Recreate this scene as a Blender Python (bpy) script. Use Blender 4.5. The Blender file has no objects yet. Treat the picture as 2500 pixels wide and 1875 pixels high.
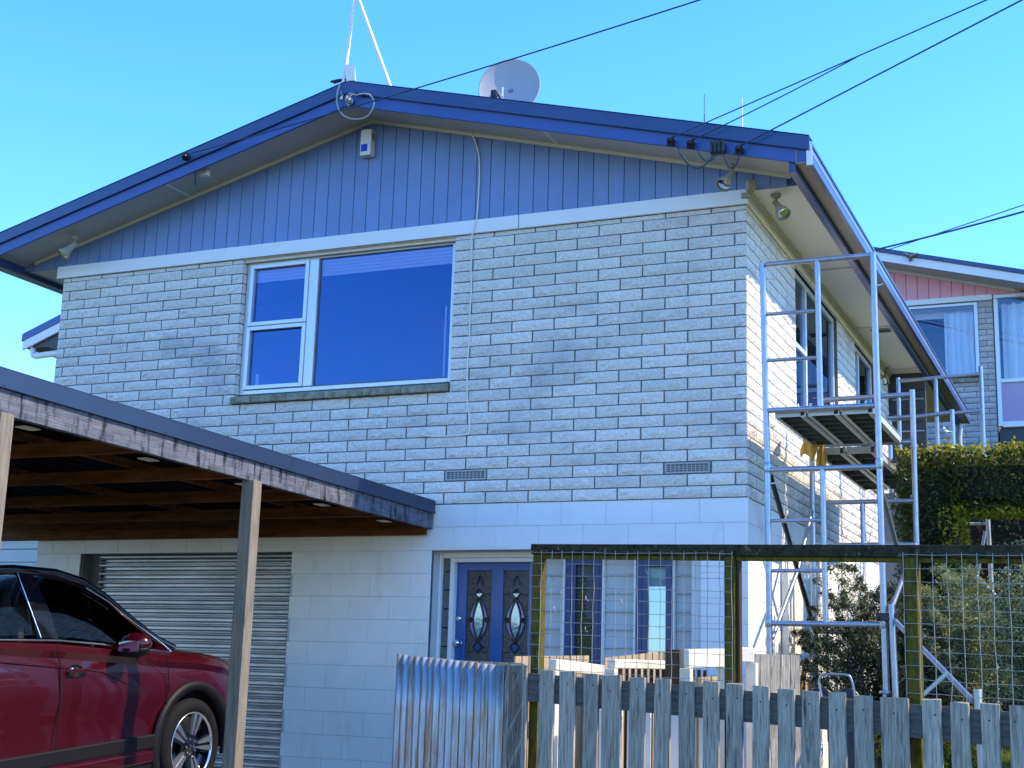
import bpy, bmesh, math, random
from mathutils import Vector, Matrix, Quaternion
import numpy as np
R=math.radians
random.seed(7); rng=np.random.default_rng(7)
SC=bpy.context.scene
COL=SC.collection
# ------------------------------------------------------------ camera
cam=bpy.data.cameras.new('camera'); camo=bpy.data.objects.new('camera',cam); COL.objects.link(camo)
CX,CY,CZ,YAW,PIT,ROLL=2.74239,-10.84469,1.12851,0.4184,0.2082,0.0306
fw=Vector((-math.sin(YAW)*math.cos(PIT),math.cos(YAW)*math.cos(PIT),math.sin(PIT)))
rt=Vector((math.cos(YAW),math.sin(YAW),0)); up=rt.cross(fw)
r2=rt*math.cos(ROLL)+up*math.sin(ROLL); u2=-rt*math.sin(ROLL)+up*math.cos(ROLL)
M=Matrix((r2,u2,-fw)).transposed().to_4x4(); M.translation=(CX,CY,CZ); camo.matrix_world=M
cam.sensor_width=36; cam.lens=49.054; cam.clip_end=2000; cam.clip_start=0.05
SC.camera=camo
# ------------------------------------------------------------ light
SUN=Vector((1,0.30,1.08)).normalized()
world=bpy.data.worlds.new('World'); SC.world=world; world.use_nodes=True
nt=world.node_tree; nt.nodes.clear()
sky=nt.nodes.new('ShaderNodeTexSky'); sky.sky_type='NISHITA'; sky.sun_disc=False
sky.sun_elevation=math.asin(SUN.z); sky.sun_rotation=math.atan2(SUN.x,SUN.y)
sky.air_density=1.0; sky.dust_density=0.15; sky.ozone_density=5.0; sky.altitude=0
bg=nt.nodes.new('ShaderNodeBackground'); bg.inputs['Strength'].default_value=0.15
wo=nt.nodes.new('ShaderNodeOutputWorld')
hs_=nt.nodes.new('ShaderNodeHueSaturation'); hs_.inputs['Saturation'].default_value=1.26
tint_=nt.nodes.new('ShaderNodeMix'); tint_.data_type='RGBA'; tint_.blend_type='MULTIPLY'; tint_.inputs[0].default_value=1.0; tint_.inputs[7].default_value=(1.0,0.97,1.06,1)
nt.links.new(sky.outputs[0],hs_.inputs['Color']); nt.links.new(hs_.outputs[0],tint_.inputs[6]); nt.links.new(tint_.outputs[2],bg.inputs[0]); nt.links.new(bg.outputs[0],wo.inputs[0])
sl=bpy.data.lights.new('sun','SUN'); sl.energy=2.4; sl.angle=R(0.53); sl.color=(1,0.82,0.56)
so=bpy.data.objects.new('sun',sl); COL.objects.link(so); so.rotation_mode='QUATERNION'
so.rotation_quaternion=SUN.to_track_quat('Z','Y'); so.location=(12,4,14)
SC.view_settings.view_transform='Standard'; SC.view_settings.look='None'
SC.view_settings.exposure=1.70; SC.view_settings.gamma=1.0; SC.view_settings.use_curve_mapping=False
try:
    SC.cycles.max_bounces=8; SC.cycles.transparent_max_bounces=12
except Exception: pass
# ------------------------------------------------------------ materials
MAT={}
def mat(name,col,rough=0.6,metal=0.0,spec=0.5,var=0.0,vscale=4.0,col2=None,bump=0.0,bscale=40.0,bstretch=None,rand=0.0,coat=0.0,detail=4.0,
        stain=None,vstretch=None,coord='pos',transl=None,streak=None):
    """procedural principled material: colour noise between col and col2, per-object variation, bump; coords in world metres"""
    m=bpy.data.materials.new(name); m.use_nodes=True; n=m.node_tree; N=n.nodes; L=n.links
    b=N['Principled BSDF']; b.inputs['Roughness'].default_value=rough; b.inputs['Metallic'].default_value=metal
    b.inputs['Specular IOR Level'].default_value=spec
    if coat: b.inputs['Coat Weight'].default_value=coat; b.inputs['Coat Roughness'].default_value=0.03
    if coord=='pos':
        g=N.new('ShaderNodeNewGeometry'); src=g.outputs['Position']
    else:
        g=N.new('ShaderNodeTexCoord'); src=g.outputs['Object']
    def mapped(s):
        if not s: return src
        mp=N.new('ShaderNodeMapping'); mp.inputs['Scale'].default_value=s; L.new(src,mp.inputs[0]); return mp.outputs[0]
    c=None
    rgb=N.new('ShaderNodeRGB'); rgb.outputs[0].default_value=(*col,1); c=rgb.outputs[0]
    if col2 or var:
        if not col2: col2=tuple(x*(1-var) for x in col)
        no=N.new('ShaderNodeTexNoise'); no.inputs['Scale'].default_value=vscale; no.inputs['Detail'].default_value=detail; no.inputs['Roughness'].default_value=0.6
        L.new(mapped(vstretch),no.inputs['Vector'])
        rp=N.new('ShaderNodeValToRGB'); rp.color_ramp.elements[0].position=0.35; rp.color_ramp.elements[1].position=0.68
        L.new(no.outputs['Fac'],rp.inputs[0])
        mx=N.new('ShaderNodeMix'); mx.data_type='RGBA'; L.new(rp.outputs[0],mx.inputs[0]); L.new(c,mx.inputs[6]); mx.inputs[7].default_value=(*col2,1); c=mx.outputs[2]
    if stain:
        # stain: (colour, scale, threshold, strength, stretch)
        sc,ss,st,sg,sx=stain
        no=N.new('ShaderNodeTexNoise'); no.inputs['Scale'].default_value=ss; no.inputs['Detail'].default_value=6; no.inputs['Roughness'].default_value=0.65; L.new(mapped(sx),no.inputs['Vector'])
        rp=N.new('ShaderNodeValToRGB'); rp.color_ramp.elements[0].position=st; rp.color_ramp.elements[1].position=min(1,st+0.14)
        rp.color_ramp.elements[0].color=(0,0,0,1); rp.color_ramp.elements[1].color=(sg,sg,sg,1)
        L.new(no.outputs['Fac'],rp.inputs[0])
        mx=N.new('ShaderNodeMix'); mx.data_type='RGBA'; L.new(rp.outputs[0],mx.inputs[0]); L.new(c,mx.inputs[6]); mx.inputs[7].default_value=(*sc,1); c=mx.outputs[2]
    if rand:
        oi=N.new('ShaderNodeObjectInfo'); mr=N.new('ShaderNodeMapRange'); mr.inputs[3].default_value=1-rand; mr.inputs[4].default_value=1+rand*0.6
        L.new(oi.outputs['Random'],mr.inputs[0]); hs=N.new('ShaderNodeVectorMath'); hs.operation='SCALE'; L.new(c,hs.inputs[0]); L.new(mr.outputs[0],hs.inputs['Scale']); c=hs.outputs[0]
    L.new(c,b.inputs['Base Color'])
    if bump:
        no=N.new('ShaderNodeTexNoise'); no.inputs['Scale'].default_value=bscale; no.inputs['Detail'].default_value=5; no.inputs['Roughness'].default_value=0.65; L.new(mapped(bstretch),no.inputs['Vector'])
        bp=N.new('ShaderNodeBump'); bp.inputs['Strength'].default_value=min(1,bump); bp.inputs['Distance'].default_value=0.01*max(1,bump); L.new(no.outputs['Fac'],bp.inputs['Height']); L.new(bp.outputs[0],b.inputs['Normal'])
    if transl:
        tr=N.new('ShaderNodeBsdfTranslucent'); tr.inputs[0].default_value=(*transl,1); ms=N.new('ShaderNodeMixShader'); ms.inputs[0].default_value=0.35
        L.new(b.outputs[0],ms.inputs[1]); L.new(tr.outputs[0],ms.inputs[2]); L.new(ms.outputs[0],N['Material Output'].inputs[0])
    MAT[name]=m; return m
def glassmat(name,tint,fac,gl=(1,1,1),rough=0.01):
    m=bpy.data.materials.new(name); m.use_nodes=True; n=m.node_tree; N=n.nodes; L=n.links; N.clear()
    o=N.new('ShaderNodeOutputMaterial'); t=N.new('ShaderNodeBsdfTransparent'); t.inputs[0].default_value=(*tint,1)
    g=N.new('ShaderNodeBsdfGlossy'); g.inputs[0].default_value=(*gl,1); g.inputs['Roughness'].default_value=rough
    geo=N.new('ShaderNodeNewGeometry'); no=N.new('ShaderNodeTexNoise'); no.inputs['Scale'].default_value=1.3; L.new(geo.outputs['Position'],no.inputs['Vector'])
    bp=N.new('ShaderNodeBump'); bp.inputs['Strength'].default_value=0.06; bp.inputs['Distance'].default_value=0.02; L.new(no.outputs[0],bp.inputs['Height']); L.new(bp.outputs[0],g.inputs['Normal'])
    f=N.new('ShaderNodeFresnel'); f.inputs[0].default_value=1.5; mr=N.new('ShaderNodeMapRange'); mr.inputs[3].default_value=fac; mr.inputs[4].default_value=1
    L.new(f.outputs[0],mr.inputs[0]); ms=N.new('ShaderNodeMixShader'); L.new(mr.outputs[0],ms.inputs[0]); L.new(t.outputs[0],ms.inputs[1]); L.new(g.outputs[0],ms.inputs[2]); L.new(ms.outputs[0],o.inputs[0])
    MAT[name]=m; return m
mat('brick',(0.84,0.805,0.75),0.92,var=0.0,col2=(0.64,0.61,0.57),vscale=50,bump=2.6,bscale=30,rand=0.10,spec=0.2,stain=((0.44,0.41,0.45),0.8,0.53,0.7,(1,1,1.4)))
mat('mortar',(0.17,0.17,0.175),0.95,var=0.3,vscale=20,bump=0.5,bscale=120,spec=0.1)
mat('sillstone',(0.36,0.34,0.28),0.9,col2=(0.17,0.155,0.09),vscale=16,bump=1.2,bscale=60,spec=0.2,stain=((0.05,0.05,0.03),30,0.6,0.8,(6,1,1)))
mat('blockpaint',(0.78,0.785,0.78),0.6,var=0.06,vscale=3,bump=0.35,bscale=90,rand=0.015,spec=0.35,stain=((0.46,0.44,0.38),2.6,0.60,0.45,(1,1,0.35)))
mat('blockjoint',(0.50,0.52,0.55),0.7,var=0.1,vscale=8)
mat('trim',(0.76,0.77,0.78),0.45,var=0.04,vscale=2.5,bump=0.05,bscale=60)
mat('trimcream',(0.66,0.60,0.50),0.55,var=0.08,vscale=5)
mat('cladding',(0.155,0.245,0.48),0.42,var=0.10,vscale=2.5,rand=0.05,bump=0.12,bscale=30,bstretch=(1,1,0.15))
mat('fascia',(0.028,0.058,0.18),0.30,var=0.10,vscale=2,spec=0.6)
mat('fasciaboard',(0.038,0.085,0.30),0.38,var=0.10,vscale=2,bump=0.05,bscale=30)
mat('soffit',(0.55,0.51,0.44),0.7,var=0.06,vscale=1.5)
mat('sidesoffit',(0.82,0.75,0.63),0.7,var=0.04,vscale=1.5)  # lighter copy of soffit with ground bounce put into the colour
mat('darkflash',(0.014,0.027,0.070),0.35,var=0.15,vscale=2,spec=0.5)
mat('gutterface',(0.17,0.19,0.30),0.35,var=0.15,vscale=3)
mat('gutterin',(0.22,0.17,0.13),0.4,var=0.1,vscale=3)  # warm reflection under the gutter put into its base colour
mat('whiteplastic',(0.75,0.74,0.70),0.35,var=0.05,vscale=8)
mat('darkplastic',(0.012,0.012,0.014),0.4,var=0.3,vscale=20)
mat('cable',(0.02,0.045,0.10),0.5,var=0.3,vscale=10)
mat('alu',(0.62,0.65,0.68),0.35,metal=0.35,var=0.04,vscale=3)
mat('rollerdoor',(0.40,0.43,0.49),0.34,metal=0.5,col2=(0.26,0.28,0.32),vscale=2.5,vstretch=(1,1,3),bump=0.08,bscale=25)
mat('jamb',(0.11,0.125,0.13),0.6,var=0.15,vscale=5)
mat('doorblue',(0.008,0.080,0.28),0.28,var=0.06,vscale=5,spec=0.6)
mat('doorblue2',(0.005,0.042,0.16),0.3,var=0.1,vscale=6)
mat('leadglass',(0.03,0.035,0.04),0.12,var=0.3,vscale=20,bump=1.4,bscale=26,spec=0.9)
mat('lead',(0.012,0.012,0.013),0.4,var=0.2,vscale=30)
mat('clearbevel',(0.25,0.36,0.40),0.06,metal=0.4,var=0.3,vscale=14,spec=0.9,bump=0.15,bscale=9)
mat('opal1',(0.10,0.32,0.36),0.15,col2=(0.38,0.20,0.42),vscale=38,bump=0.5,bscale=60,metal=0.3)
mat('opal2',(0.40,0.20,0.38),0.15,col2=(0.16,0.15,0.45),vscale=38,bump=0.5,bscale=60,metal=0.3)
mat('weatherboard',(0.50,0.52,0.53),0.5,var=0.05,vscale=4,rand=0.02)
mat('greenbrick',(0.12,0.135,0.13),0.8,var=0.2,vscale=12,bump=0.8,bscale=50)
mat('chrome',(0.8,0.8,0.8),0.12,metal=1.0,var=0.05,vscale=20)
mat('beamgrey',(0.155,0.165,0.20),0.85,col2=(0.085,0.09,0.115),vscale=9,vstretch=(1,0.5,3),bump=0.9,bscale=26,bstretch=(4,0.35,5),spec=0.15,stain=((0.012,0.013,0.018),9,0.50,0.95,(1,1.8,0.4)))
mat('rafter',(0.20,0.072,0.018),0.75,col2=(0.08,0.028,0.007),vscale=6,vstretch=(0.6,3,4),bump=0.4,bscale=20,bstretch=(0.4,4,5),rand=0.2,spec=0.2,stain=((0.02,0.008,0.004),5,0.64,0.9,(1,1,1)))
mat('postwood',(0.25,0.215,0.17),0.8,col2=(0.15,0.13,0.105),vscale=8,vstretch=(6,6,0.5),bump=0.8,bscale=20,bstretch=(7,7,0.5),spec=0.2,stain=((0.05,0.04,0.03),6,0.62,0.7,(4,4,0.6)))
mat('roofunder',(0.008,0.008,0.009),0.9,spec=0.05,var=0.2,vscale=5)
mat('picket',(0.60,0.54,0.45),0.9,col2=(0.27,0.25,0.22),vscale=14,vstretch=(8,8,0.45),bump=2.2,bscale=17,bstretch=(7,7,0.55),rand=0.2,spec=0.12,stain=((0.055,0.055,0.05),7,0.56,0.9,(6,6,0.5)))
mat('picketrail',(0.15,0.15,0.14),0.9,col2=(0.08,0.08,0.075),vscale=9,vstretch=(0.7,4,7),bump=1.0,bscale=20,bstretch=(0.6,5,9),spec=0.1)
mat('mossrail',(0.060,0.055,0.030),0.95,col2=(0.022,0.020,0.014),vscale=28,bump=2.0,bscale=45,stain=((0.30,0.29,0.20),22,0.60,0.85,None),spec=0.1)
mat('mosspost',(0.15,0.125,0.02),0.95,col2=(0.06,0.054,0.018),vscale=14,vstretch=(3,3,1),bump=1.2,bscale=40,bstretch=(3,3,1),stain=((0.03,0.03,0.02),12,0.6,0.7,(3,3,1)),spec=0.1)
mat('palingtan',(0.50,0.38,0.24),0.85,col2=(0.36,0.26,0.16),vscale=8,vstretch=(5,5,0.6),bump=0.6,bscale=20,bstretch=(6,6,0.6),rand=0.12,spec=0.1)
mat('browntimber',(0.11,0.075,0.045),0.85,col2=(0.06,0.04,0.025),vscale=9,vstretch=(6,6,0.6),bump=0.8,bscale=20,bstretch=(6,6,0.6),spec=0.1)
mat('whitetimber',(0.72,0.66,0.55),0.7,col2=(0.60,0.52,0.40),vscale=7,bump=0.3,bscale=30)
mat('wire',(0.42,0.40,0.36),0.5,metal=0.5,var=0.3,vscale=20)
mat('rustiron',(0.46,0.50,0.56),0.42,metal=0.6,col2=(0.34,0.37,0.41),vscale=6,vstretch=(4,4,0.5),bump=0.2,bscale=60,stain=((0.30,0.18,0.09),4,0.46,0.9,(5,5,0.45)))
mat('galv',(0.34,0.40,0.50),0.32,metal=0.8,col2=(0.30,0.34,0.40),vscale=18,bump=0.25,bscale=70)
mat('plankalu',(0.50,0.52,0.50),0.5,metal=0.3,var=0.12,vscale=10)
mat('plankunder',(0.075,0.085,0.065),0.8,col2=(0.03,0.034,0.028),vscale=30,bump=0.8,bscale=60,stain=((0.25,0.22,0.17),26,0.6,0.6,None))
mat('towel',(0.85,0.62,0.18),0.95,var=0.15,vscale=20,bump=0.6,bscale=90,transl=(0.7,0.45,0.1))
mat('carred',(0.040,0.0015,0.006),0.25,metal=0.1,spec=0.3,var=0.08,vscale=3,coat=0.6,coord='obj')
mat('carblack',(0.006,0.006,0.008),0.55,spec=0.2,var=0.2,vscale=10,coord='obj')
mat('cargloss',(0.006,0.006,0.010),0.06,var=0.1,vscale=10,coat=0.6,coord='obj')
mat('tyre',(0.008,0.008,0.009),0.8,spec=0.15,var=0.2,vscale=20,bump=0.3,bscale=60,coord='obj')
mat('alloy',(0.62,0.64,0.68),0.22,metal=0.9,var=0.04,vscale=20,coord='obj')
mat('seat',(0.02,0.02,0.022),0.8,var=0.3,vscale=9,coord='obj')
mat('asphalt',(0.055,0.055,0.056),0.9,var=0.35,vscale=14,bump=0.8,bscale=150,stain=((0.09,0.088,0.082),3,0.6,0.6,None))
mat('concrete',(0.17,0.165,0.155),0.85,col2=(0.12,0.118,0.11),vscale=2.2,bump=0.4,bscale=90,stain=((0.12,0.115,0.10),1.2,0.62,0.6,None))
mat('grassground',(0.075,0.11,0.022),0.95,col2=(0.045,0.075,0.015),vscale=4,bump=1.0,bscale=60,spec=0.1)
mat('grassblade',(0.12,0.19,0.025),0.7,col2=(0.20,0.24,0.04),vscale=3,transl=(0.22,0.30,0.03),spec=0.2)
mat('leafhedge',(0.045,0.070,0.016),0.45,col2=(0.022,0.038,0.010),vscale=9,transl=(0.14,0.17,0.015),spec=0.4)
mat('leafyellow',(0.32,0.34,0.03),0.45,col2=(0.10,0.15,0.015),vscale=20,transl=(0.5,0.42,0.02),spec=0.3)
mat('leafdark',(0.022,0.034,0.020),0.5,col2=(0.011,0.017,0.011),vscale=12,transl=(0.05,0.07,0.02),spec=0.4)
mat('leafgrey',(0.26,0.34,0.20),0.55,col2=(0.085,0.13,0.065),vscale=14,transl=(0.24,0.26,0.10),spec=0.35)
mat('leafcream',(0.34,0.34,0.20),0.55,col2=(0.12,0.15,0.06),vscale=16,transl=(0.4,0.38,0.15),spec=0.3)
mat('leafpink',(0.30,0.20,0.20),0.6,col2=(0.16,0.14,0.12),vscale=20)
mat('bark',(0.11,0.085,0.06),0.9,var=0.35,vscale=20,bump=1,bscale=40)
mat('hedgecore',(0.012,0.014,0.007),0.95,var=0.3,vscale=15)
mat('pink',(0.80,0.34,0.38),0.55,var=0.06,vscale=3,rand=0.03)
mat('lilac',(0.46,0.33,0.50),0.5,var=0.05,vscale=3)
mat('nbrick',(0.44,0.41,0.43),0.9,col2=(0.56,0.52,0.50),vscale=30,bump=1.2,bscale=40,rand=0.15)
mat('curtain',(0.90,0.92,0.92),0.8,var=0.06,vscale=5,bump=0.2,bscale=50)
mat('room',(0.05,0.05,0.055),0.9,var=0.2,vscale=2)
mat('blind',(0.85,0.85,0.85),0.7,var=0.12,vscale=9,vstretch=(0.2,1,12))
mat('darkwall',(0.055,0.06,0.065),0.6,var=0.15,vscale=3)
mat('dishgrey',(0.36,0.36,0.38),0.5,var=0.06,vscale=4)
mat('cyanbox',(0.01,0.03,0.55),0.3,var=0.1,vscale=20)
mat('creamplastic',(0.34,0.31,0.23),0.5,var=0.08,vscale=12)
mat('greydown',(0.42,0.46,0.56),0.4,var=0.05,vscale=6)
glassmat('winglass',(0.96,0.97,1.0),0.125,(0.17,0.32,0.70))
glassmat('sideglass',(0.96,0.98,1.0),0.06,(0.5,0.7,0.95))
glassmat('nbglass',(0.97,0.99,1.0),0.03,(0.5,0.7,1.0))
glassmat('carglass',(0.88,0.95,0.93),0.02,(0.8,0.9,1.0))
glassmat('slimglass',(0.85,0.93,0.95),0.12,(0.55,0.80,0.90))
# louvred dark window pattern material is geometry below
# ------------------------------------------------------------ mesh helpers
class MB:
    def __init__(s): s.v=[]; s.f=[]; s.sm=[]
    def add(s,v,f,smooth=False):
        o=len(s.v); s.v+= [tuple(p) for p in v]; s.f+=[tuple(i+o for i in q) for q in f]; s.sm+=[smooth]*len(f); return s
    def box(s,x0,x1,y0,y1,z0,z1,mx=None):
        v=[(x0,y0,z0),(x1,y0,z0),(x1,y1,z0),(x0,y1,z0),(x0,y0,z1),(x1,y0,z1),(x1,y1,z1),(x0,y1,z1)]
        if mx is not None: v=[mx@Vector(p) for p in v]
        return s.add(v,[(0,3,2,1),(4,5,6,7),(0,1,5,4),(1,2,6,5),(2,3,7,6),(3,0,4,7)])
    def beam(s,a,b,w,h,upv=(0,0,1)):
        a=Vector(a);b=Vector(b);d=(b-a).normalized();u=Vector(upv); r=d.cross(u).normalized(); u=r.cross(d)
        v=[]
        for p in (a,b):
            for i,j in ((-1,-1),(1,-1),(1,1),(-1,1)): v.append(p+r*(i*w/2)+u*(j*h/2))
        return s.add(v,[(0,1,2,3),(7,6,5,4),(0,4,5,1),(1,5,6,2),(2,6,7,3),(3,7,4,0)])
    def tube(s,pts,r,n=8,cap=True,r2_=None):
        pts=[Vector(p) for p in pts]; rings=[]; prev=None
        for i,p in enumerate(pts):
            t=(pts[min(i+1,len(pts)-1)]-pts[max(i-1,0)]).normalized()
            if prev is None:
                a=t.orthogonal().normalized()
            else: a=(prev-t*prev.dot(t)).normalized()
            prev=a; b=t.cross(a); rr=r if r2_ is None else r+(r2_-r)*i/(len(pts)-1)
            rings.append([p+a*math.cos(2*math.pi*k/n)*rr+b*math.sin(2*math.pi*k/n)*rr for k in range(n)])
        v=[q for g in rings for q in g]; f=[]
        for i in range(len(rings)-1):
            for k in range(n): f.append((i*n+k,i*n+(k+1)%n,(i+1)*n+(k+1)%n,(i+1)*n+k))
        s.add(v,f,True)
        if cap:
            s.add(rings[0],[tuple(range(n))[::-1]]); s.add(rings[-1],[tuple(range(n))])
        return s
    def lathe(s,prof,mx=None,n=20):
        v=[];f=[]
        for (r,z) in prof:
            for k in range(n):
                a=2*math.pi*k/n; v.append(Vector((r*math.cos(a),r*math.sin(a),z)))
        for i in range(len(prof)-1):
            for k in range(n): f.append((i*n+k,i*n+(k+1)%n,(i+1)*n+(k+1)%n,(i+1)*n+k))
        if mx is not None: v=[mx@p for p in v]
        return s.add(v,f,True)
    def prism(s,poly,y0,y1,mx=None):
        """poly in xz, extruded along y"""
        n=len(poly); v=[Vector((x,y0,z)) for x,z in poly]+[Vector((x,y1,z)) for x,z in poly]
        if mx is not None: v=[mx@p for p in v]
        f=[tuple(range(n)),tuple(range(2*n-1,n-1,-1))]+[(i,n+i,n+(i+1)%n,(i+1)%n) for i in range(n)]
        return s.add(v,f)
    def mesh(s,name):
        me=bpy.data.meshes.new(name); me.from_pydata(s.v,[],s.f); me.polygons.foreach_set('use_smooth',s.sm); me.update(); return me
def obj(name,mb,m,parent=None,bevel=0,label=None,kind=None,fixn=True):
    me=mb.mesh(name) if isinstance(mb,MB) else mb
    if isinstance(mb,MB) and fixn:
        bm=bmesh.new(); bm.from_mesh(me); bmesh.ops.recalc_face_normals(bm,faces=bm.faces); bm.to_mesh(me); bm.free()
    if m: 
        me.materials.clear(); me.materials.append(MAT[m])
    o=bpy.data.objects.new(name,me); COL.objects.link(o)
    if parent is not None:
        o.parent=parent
        root_=parent
        while root_.parent is not None: root_=root_.parent
        if not root_.get('localspace'):
            p=parent; off=Vector((0,0,0))
            while p is not None: off+=Vector(p.location); p=p.parent
            o.location=-off
    if bevel:
        md=o.modifiers.new('bevel','BEVEL'); md.width=bevel; md.segments=2; md.limit_method='ANGLE'; md.angle_limit=R(40)
    if label: o['label']=label
    if kind: o['kind']=kind
    return o
def thing(name,label,cat,loc=(0,0,0),rot=(0,0,0),group=None,local=False):
    o=bpy.data.objects.new(name,None); COL.objects.link(o); o.empty_display_size=0.2; o.location=loc; o.rotation_euler=rot
    o['label']=label; o['category']=cat
    if group: o['group']=group
    if local: o['localspace']=1
    return o
def tag(o,label,cat,group=None):
    o['label']=label; o['category']=cat
    if group: o['group']=group
    return o
def copy_tree(o,parent=None):
    c=o.copy(); COL.objects.link(c); c.parent=parent
    for ch in list(o.children): copy_tree(ch,c)
    return c
def holder(name,m,parent,mb,**k): return obj(name,mb,m,parent,**k)
def place(me,name,parent,loc,rotz=0,m=None):
    """piece sharing a mesh, child of a part or thing that sits in world space"""
    o=bpy.data.objects.new(name,me); COL.objects.link(o); o.parent=parent
    p=parent; off=Vector((0,0,0))
    while p is not None: off+=Vector(p.location); p=p.parent
    o.location=Vector(loc)-off; o.rotation_euler=(0,0,rotz); return o
def struct(name,mb,m,**k):
    o=obj(name,mb,m,**k); o['kind']='structure'; return o
# ------------------------------------------------------------ ground
def lerp(a,b,t): return a+(b-a)*max(0,min(1,t))
def gz(x,y):
    if y<-1.5: base=lerp(0.25,-0.45,(-1.5-y)/8.0)
    else: base=0.25
    if x>0.3 and y>0: base+=lerp(0,0.30,(y)/2.0)*lerp(0,1,(x-0.3)/0.6)
    if y>4:
        base+=lerp(0,4.4,(y-4)/8.5)*lerp(0,1,(x+1.0)/1.0 if x>-1.0 else 0) 
    if y>12.5: base=lerp(base,4.9,(y-12.5)/3.0)
    return base
def gridmesh(xs,ys,dz=0.0,f=gz):
    mb=MB(); v=[(x,y,f(x,y)+dz) for y in ys for x in xs]; nx=len(xs)
    fc=[(j*nx+i,j*nx+i+1,(j+1)*nx+i+1,(j+1)*nx+i) for j in range(len(ys)-1) for i in range(nx-1)]
    mb.add(v,fc,True); return mb
xs=[-300,-120,-60,-30,-20,-14]+[-12+0.6*i for i in range(50)]+[22,30,60,120,300]
ys=[-300,-120,-60,-30,-20,-14]+[-12+0.5*i for i in range(58)]+[20,26,40,80,160,300]
struct('ground',gridmesh(xs,ys),'grassground')
struct('road',gridmesh([-60,-30,-10,0,10,30,60],[-24,-18,-13.2],0.006),'asphalt')
struct('pavement',gridmesh([-60,-30,-10,-6,-3,0,3,6,10,30,60],[-13.2,-12.4,-11.6,-10.8,-10.2],0.012),'concrete')
kb=MB()
for i in range(40): kb.box(-20+i*1.0,-20+i*1.0+0.985,-13.32,-13.2,-0.60,-0.42)
struct('kerb',kb,'concrete',bevel=0.012)
dxs=[-7.6,-6.8,-6,-5.2,-4.4,-3.6,-2.8,-2.0,-1.3,-0.62]; dys=[-10.2,-9.5,-8.8,-8,-7.2,-6.4,-5.6,-4.8,-4,-3.2,-2.4,-1.5,-0.7,0.0]
struct('driveway',gridmesh(dxs,dys,0.018),'concrete')
struct('courtyard_paving',gridmesh([-0.62,-0.2,0.3,0.9,1.5,2.3],[-2.9,-2.2,-1.5,-0.7,0.0],0.014),'concrete')
# ------------------------------------------------------------ the house
house=thing('brick_house','two storey house of cream split-face brick over white painted block, with a blue gable','house',(0,0,0))
WX=-7.2
# window opening on the front, side windows
WIN=(-4.97,-2.69,3.70,5.04)
def hole(x0,x1,z0,z1,holes):
    """subtract holes from horizontal run: returns list of x intervals"""
    seg=[(x0,x1)]
    for (a,b,c,d) in holes:
        if z1>c+0.01 and z0<d-0.01:
            n=[]
            for s0,s1 in seg:
                if s1<=a or s0>=b: n.append((s0,s1)); continue
                if s0<a: n.append((s0,a))
                if s1>b: n.append((b,s1))
            seg=n
    return [(a,b) for a,b in seg if b-a>0.03]
brickmesh={}
def brick_mesh(L,H,var,D=0.082):
    key=(round(L,3),round(H,3),var)
    if key in brickmesh: return brickmesh[key]
    r=np.random.default_rng(100+var*17+int(L*1000)+int(H*3000))
    nx=max(2,int(round(L/0.055))); nz=3 if H>0.06 else 1
    mb=MB(); v=[]; f=[]
    e=0.004
    for j in range(nz+1):
        for i in range(nx+1):
            edge=(i in(0,nx)) or (j in (0,nz))
            x=-L/2+L*i/nx; z=-H/2+H*j/nz
            y=0.0025 if edge else -0.006+float(r.normal(0,0.0035))
            if edge:
                x+=float(r.normal(0,0.0008)); z+=float(r.normal(0,0.0008))
            else:
                x+=float(r.normal(0,0.004)); z+=float(r.normal(0,0.003))
            v.append((x,y,z))
    for j in range(nz):
        for i in range(nx):
            a=j*(nx+1)+i; f.append((a,a+1,a+nx+2,a+nx+1))
    mb.add(v,f)
    # sides
    o=len(mb.v)
    c=[v[0],v[nx],v[(nz+1)*(nx+1)-1],v[nz*(nx+1)]]
    mb.add([(p[0],p[1],p[2]) for p in c]+[(p[0],D,p[2]) for p in c],[(0,4,5,1),(1,5,6,2),(2,6,7,3),(3,7,4,0)])
    me=mb.mesh('brick'); me.materials.append(MAT['brick']); brickmesh[key]=me; return me
camv=Vector((CX,CY,CZ))
bricks=[] # (score, wall, L,H,(x,y,z),rot)
def wall_bricks(wall,length,holes,z_bot,nrows,thin=True):
    rows=[(z_bot+0.1*k,0.1,(nrows-1-k)) for k in range(nrows)]
    if thin: rows.append((z_bot+0.1*nrows,0.04,-1))
    for z0,h,r in rows:
        odd=(r%2!=0)
        # joints measured from the corner (u=0)
        js=[0.0]; u=0.3 if odd else 0.1
        if wall=='side': u=0.1 if odd else 0.3
        while u<length-0.02: js.append(u); u+=0.4
        js.append(length)
        for a,b in zip(js[:-1],js[1:]):
            for s0,s1 in hole(a,b,z0,z0+h,holes):
                J=0.010; L=s1-s0-0.0135; H=h-J if h>0.05 else h-0.004
                if L<0.02: continue
                uc=(s0+s1)/2; zc=z0+h/2
                # random brick height tolerance
                if wall=='front': p=(-uc,0.0,zc+random.gauss(0,0.0006)); rot=0
                else: p=(0.0,uc+0.004,zc+random.gauss(0,0.0006)); rot=R(90)
                d=(Vector(p)-camv); hid=(wall=='front' and (-p[0])>2.8 and zc<2.63+0.255*((-p[0])-2.8)*1.15+0.02)
                if wall=='front': view=abs(d.normalized().y)
                else: view=abs(d.normalized().x)
                score=L*H*view/(d.length**2)*(0 if hid else 1)
                bricks.append([score,wall,L,H,p,rot])
front_holes=[(-WIN[1],-WIN[0],3.60,5.10),(2.295,2.695,2.80,2.90),(0.305,0.695,2.80,2.90)]
wall_bricks('front',7.2,front_holes,2.6,24)
side_holes=[(1.86,3.92,3.60,5.06),(5.0,6.32,3.5,5.06)]
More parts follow.
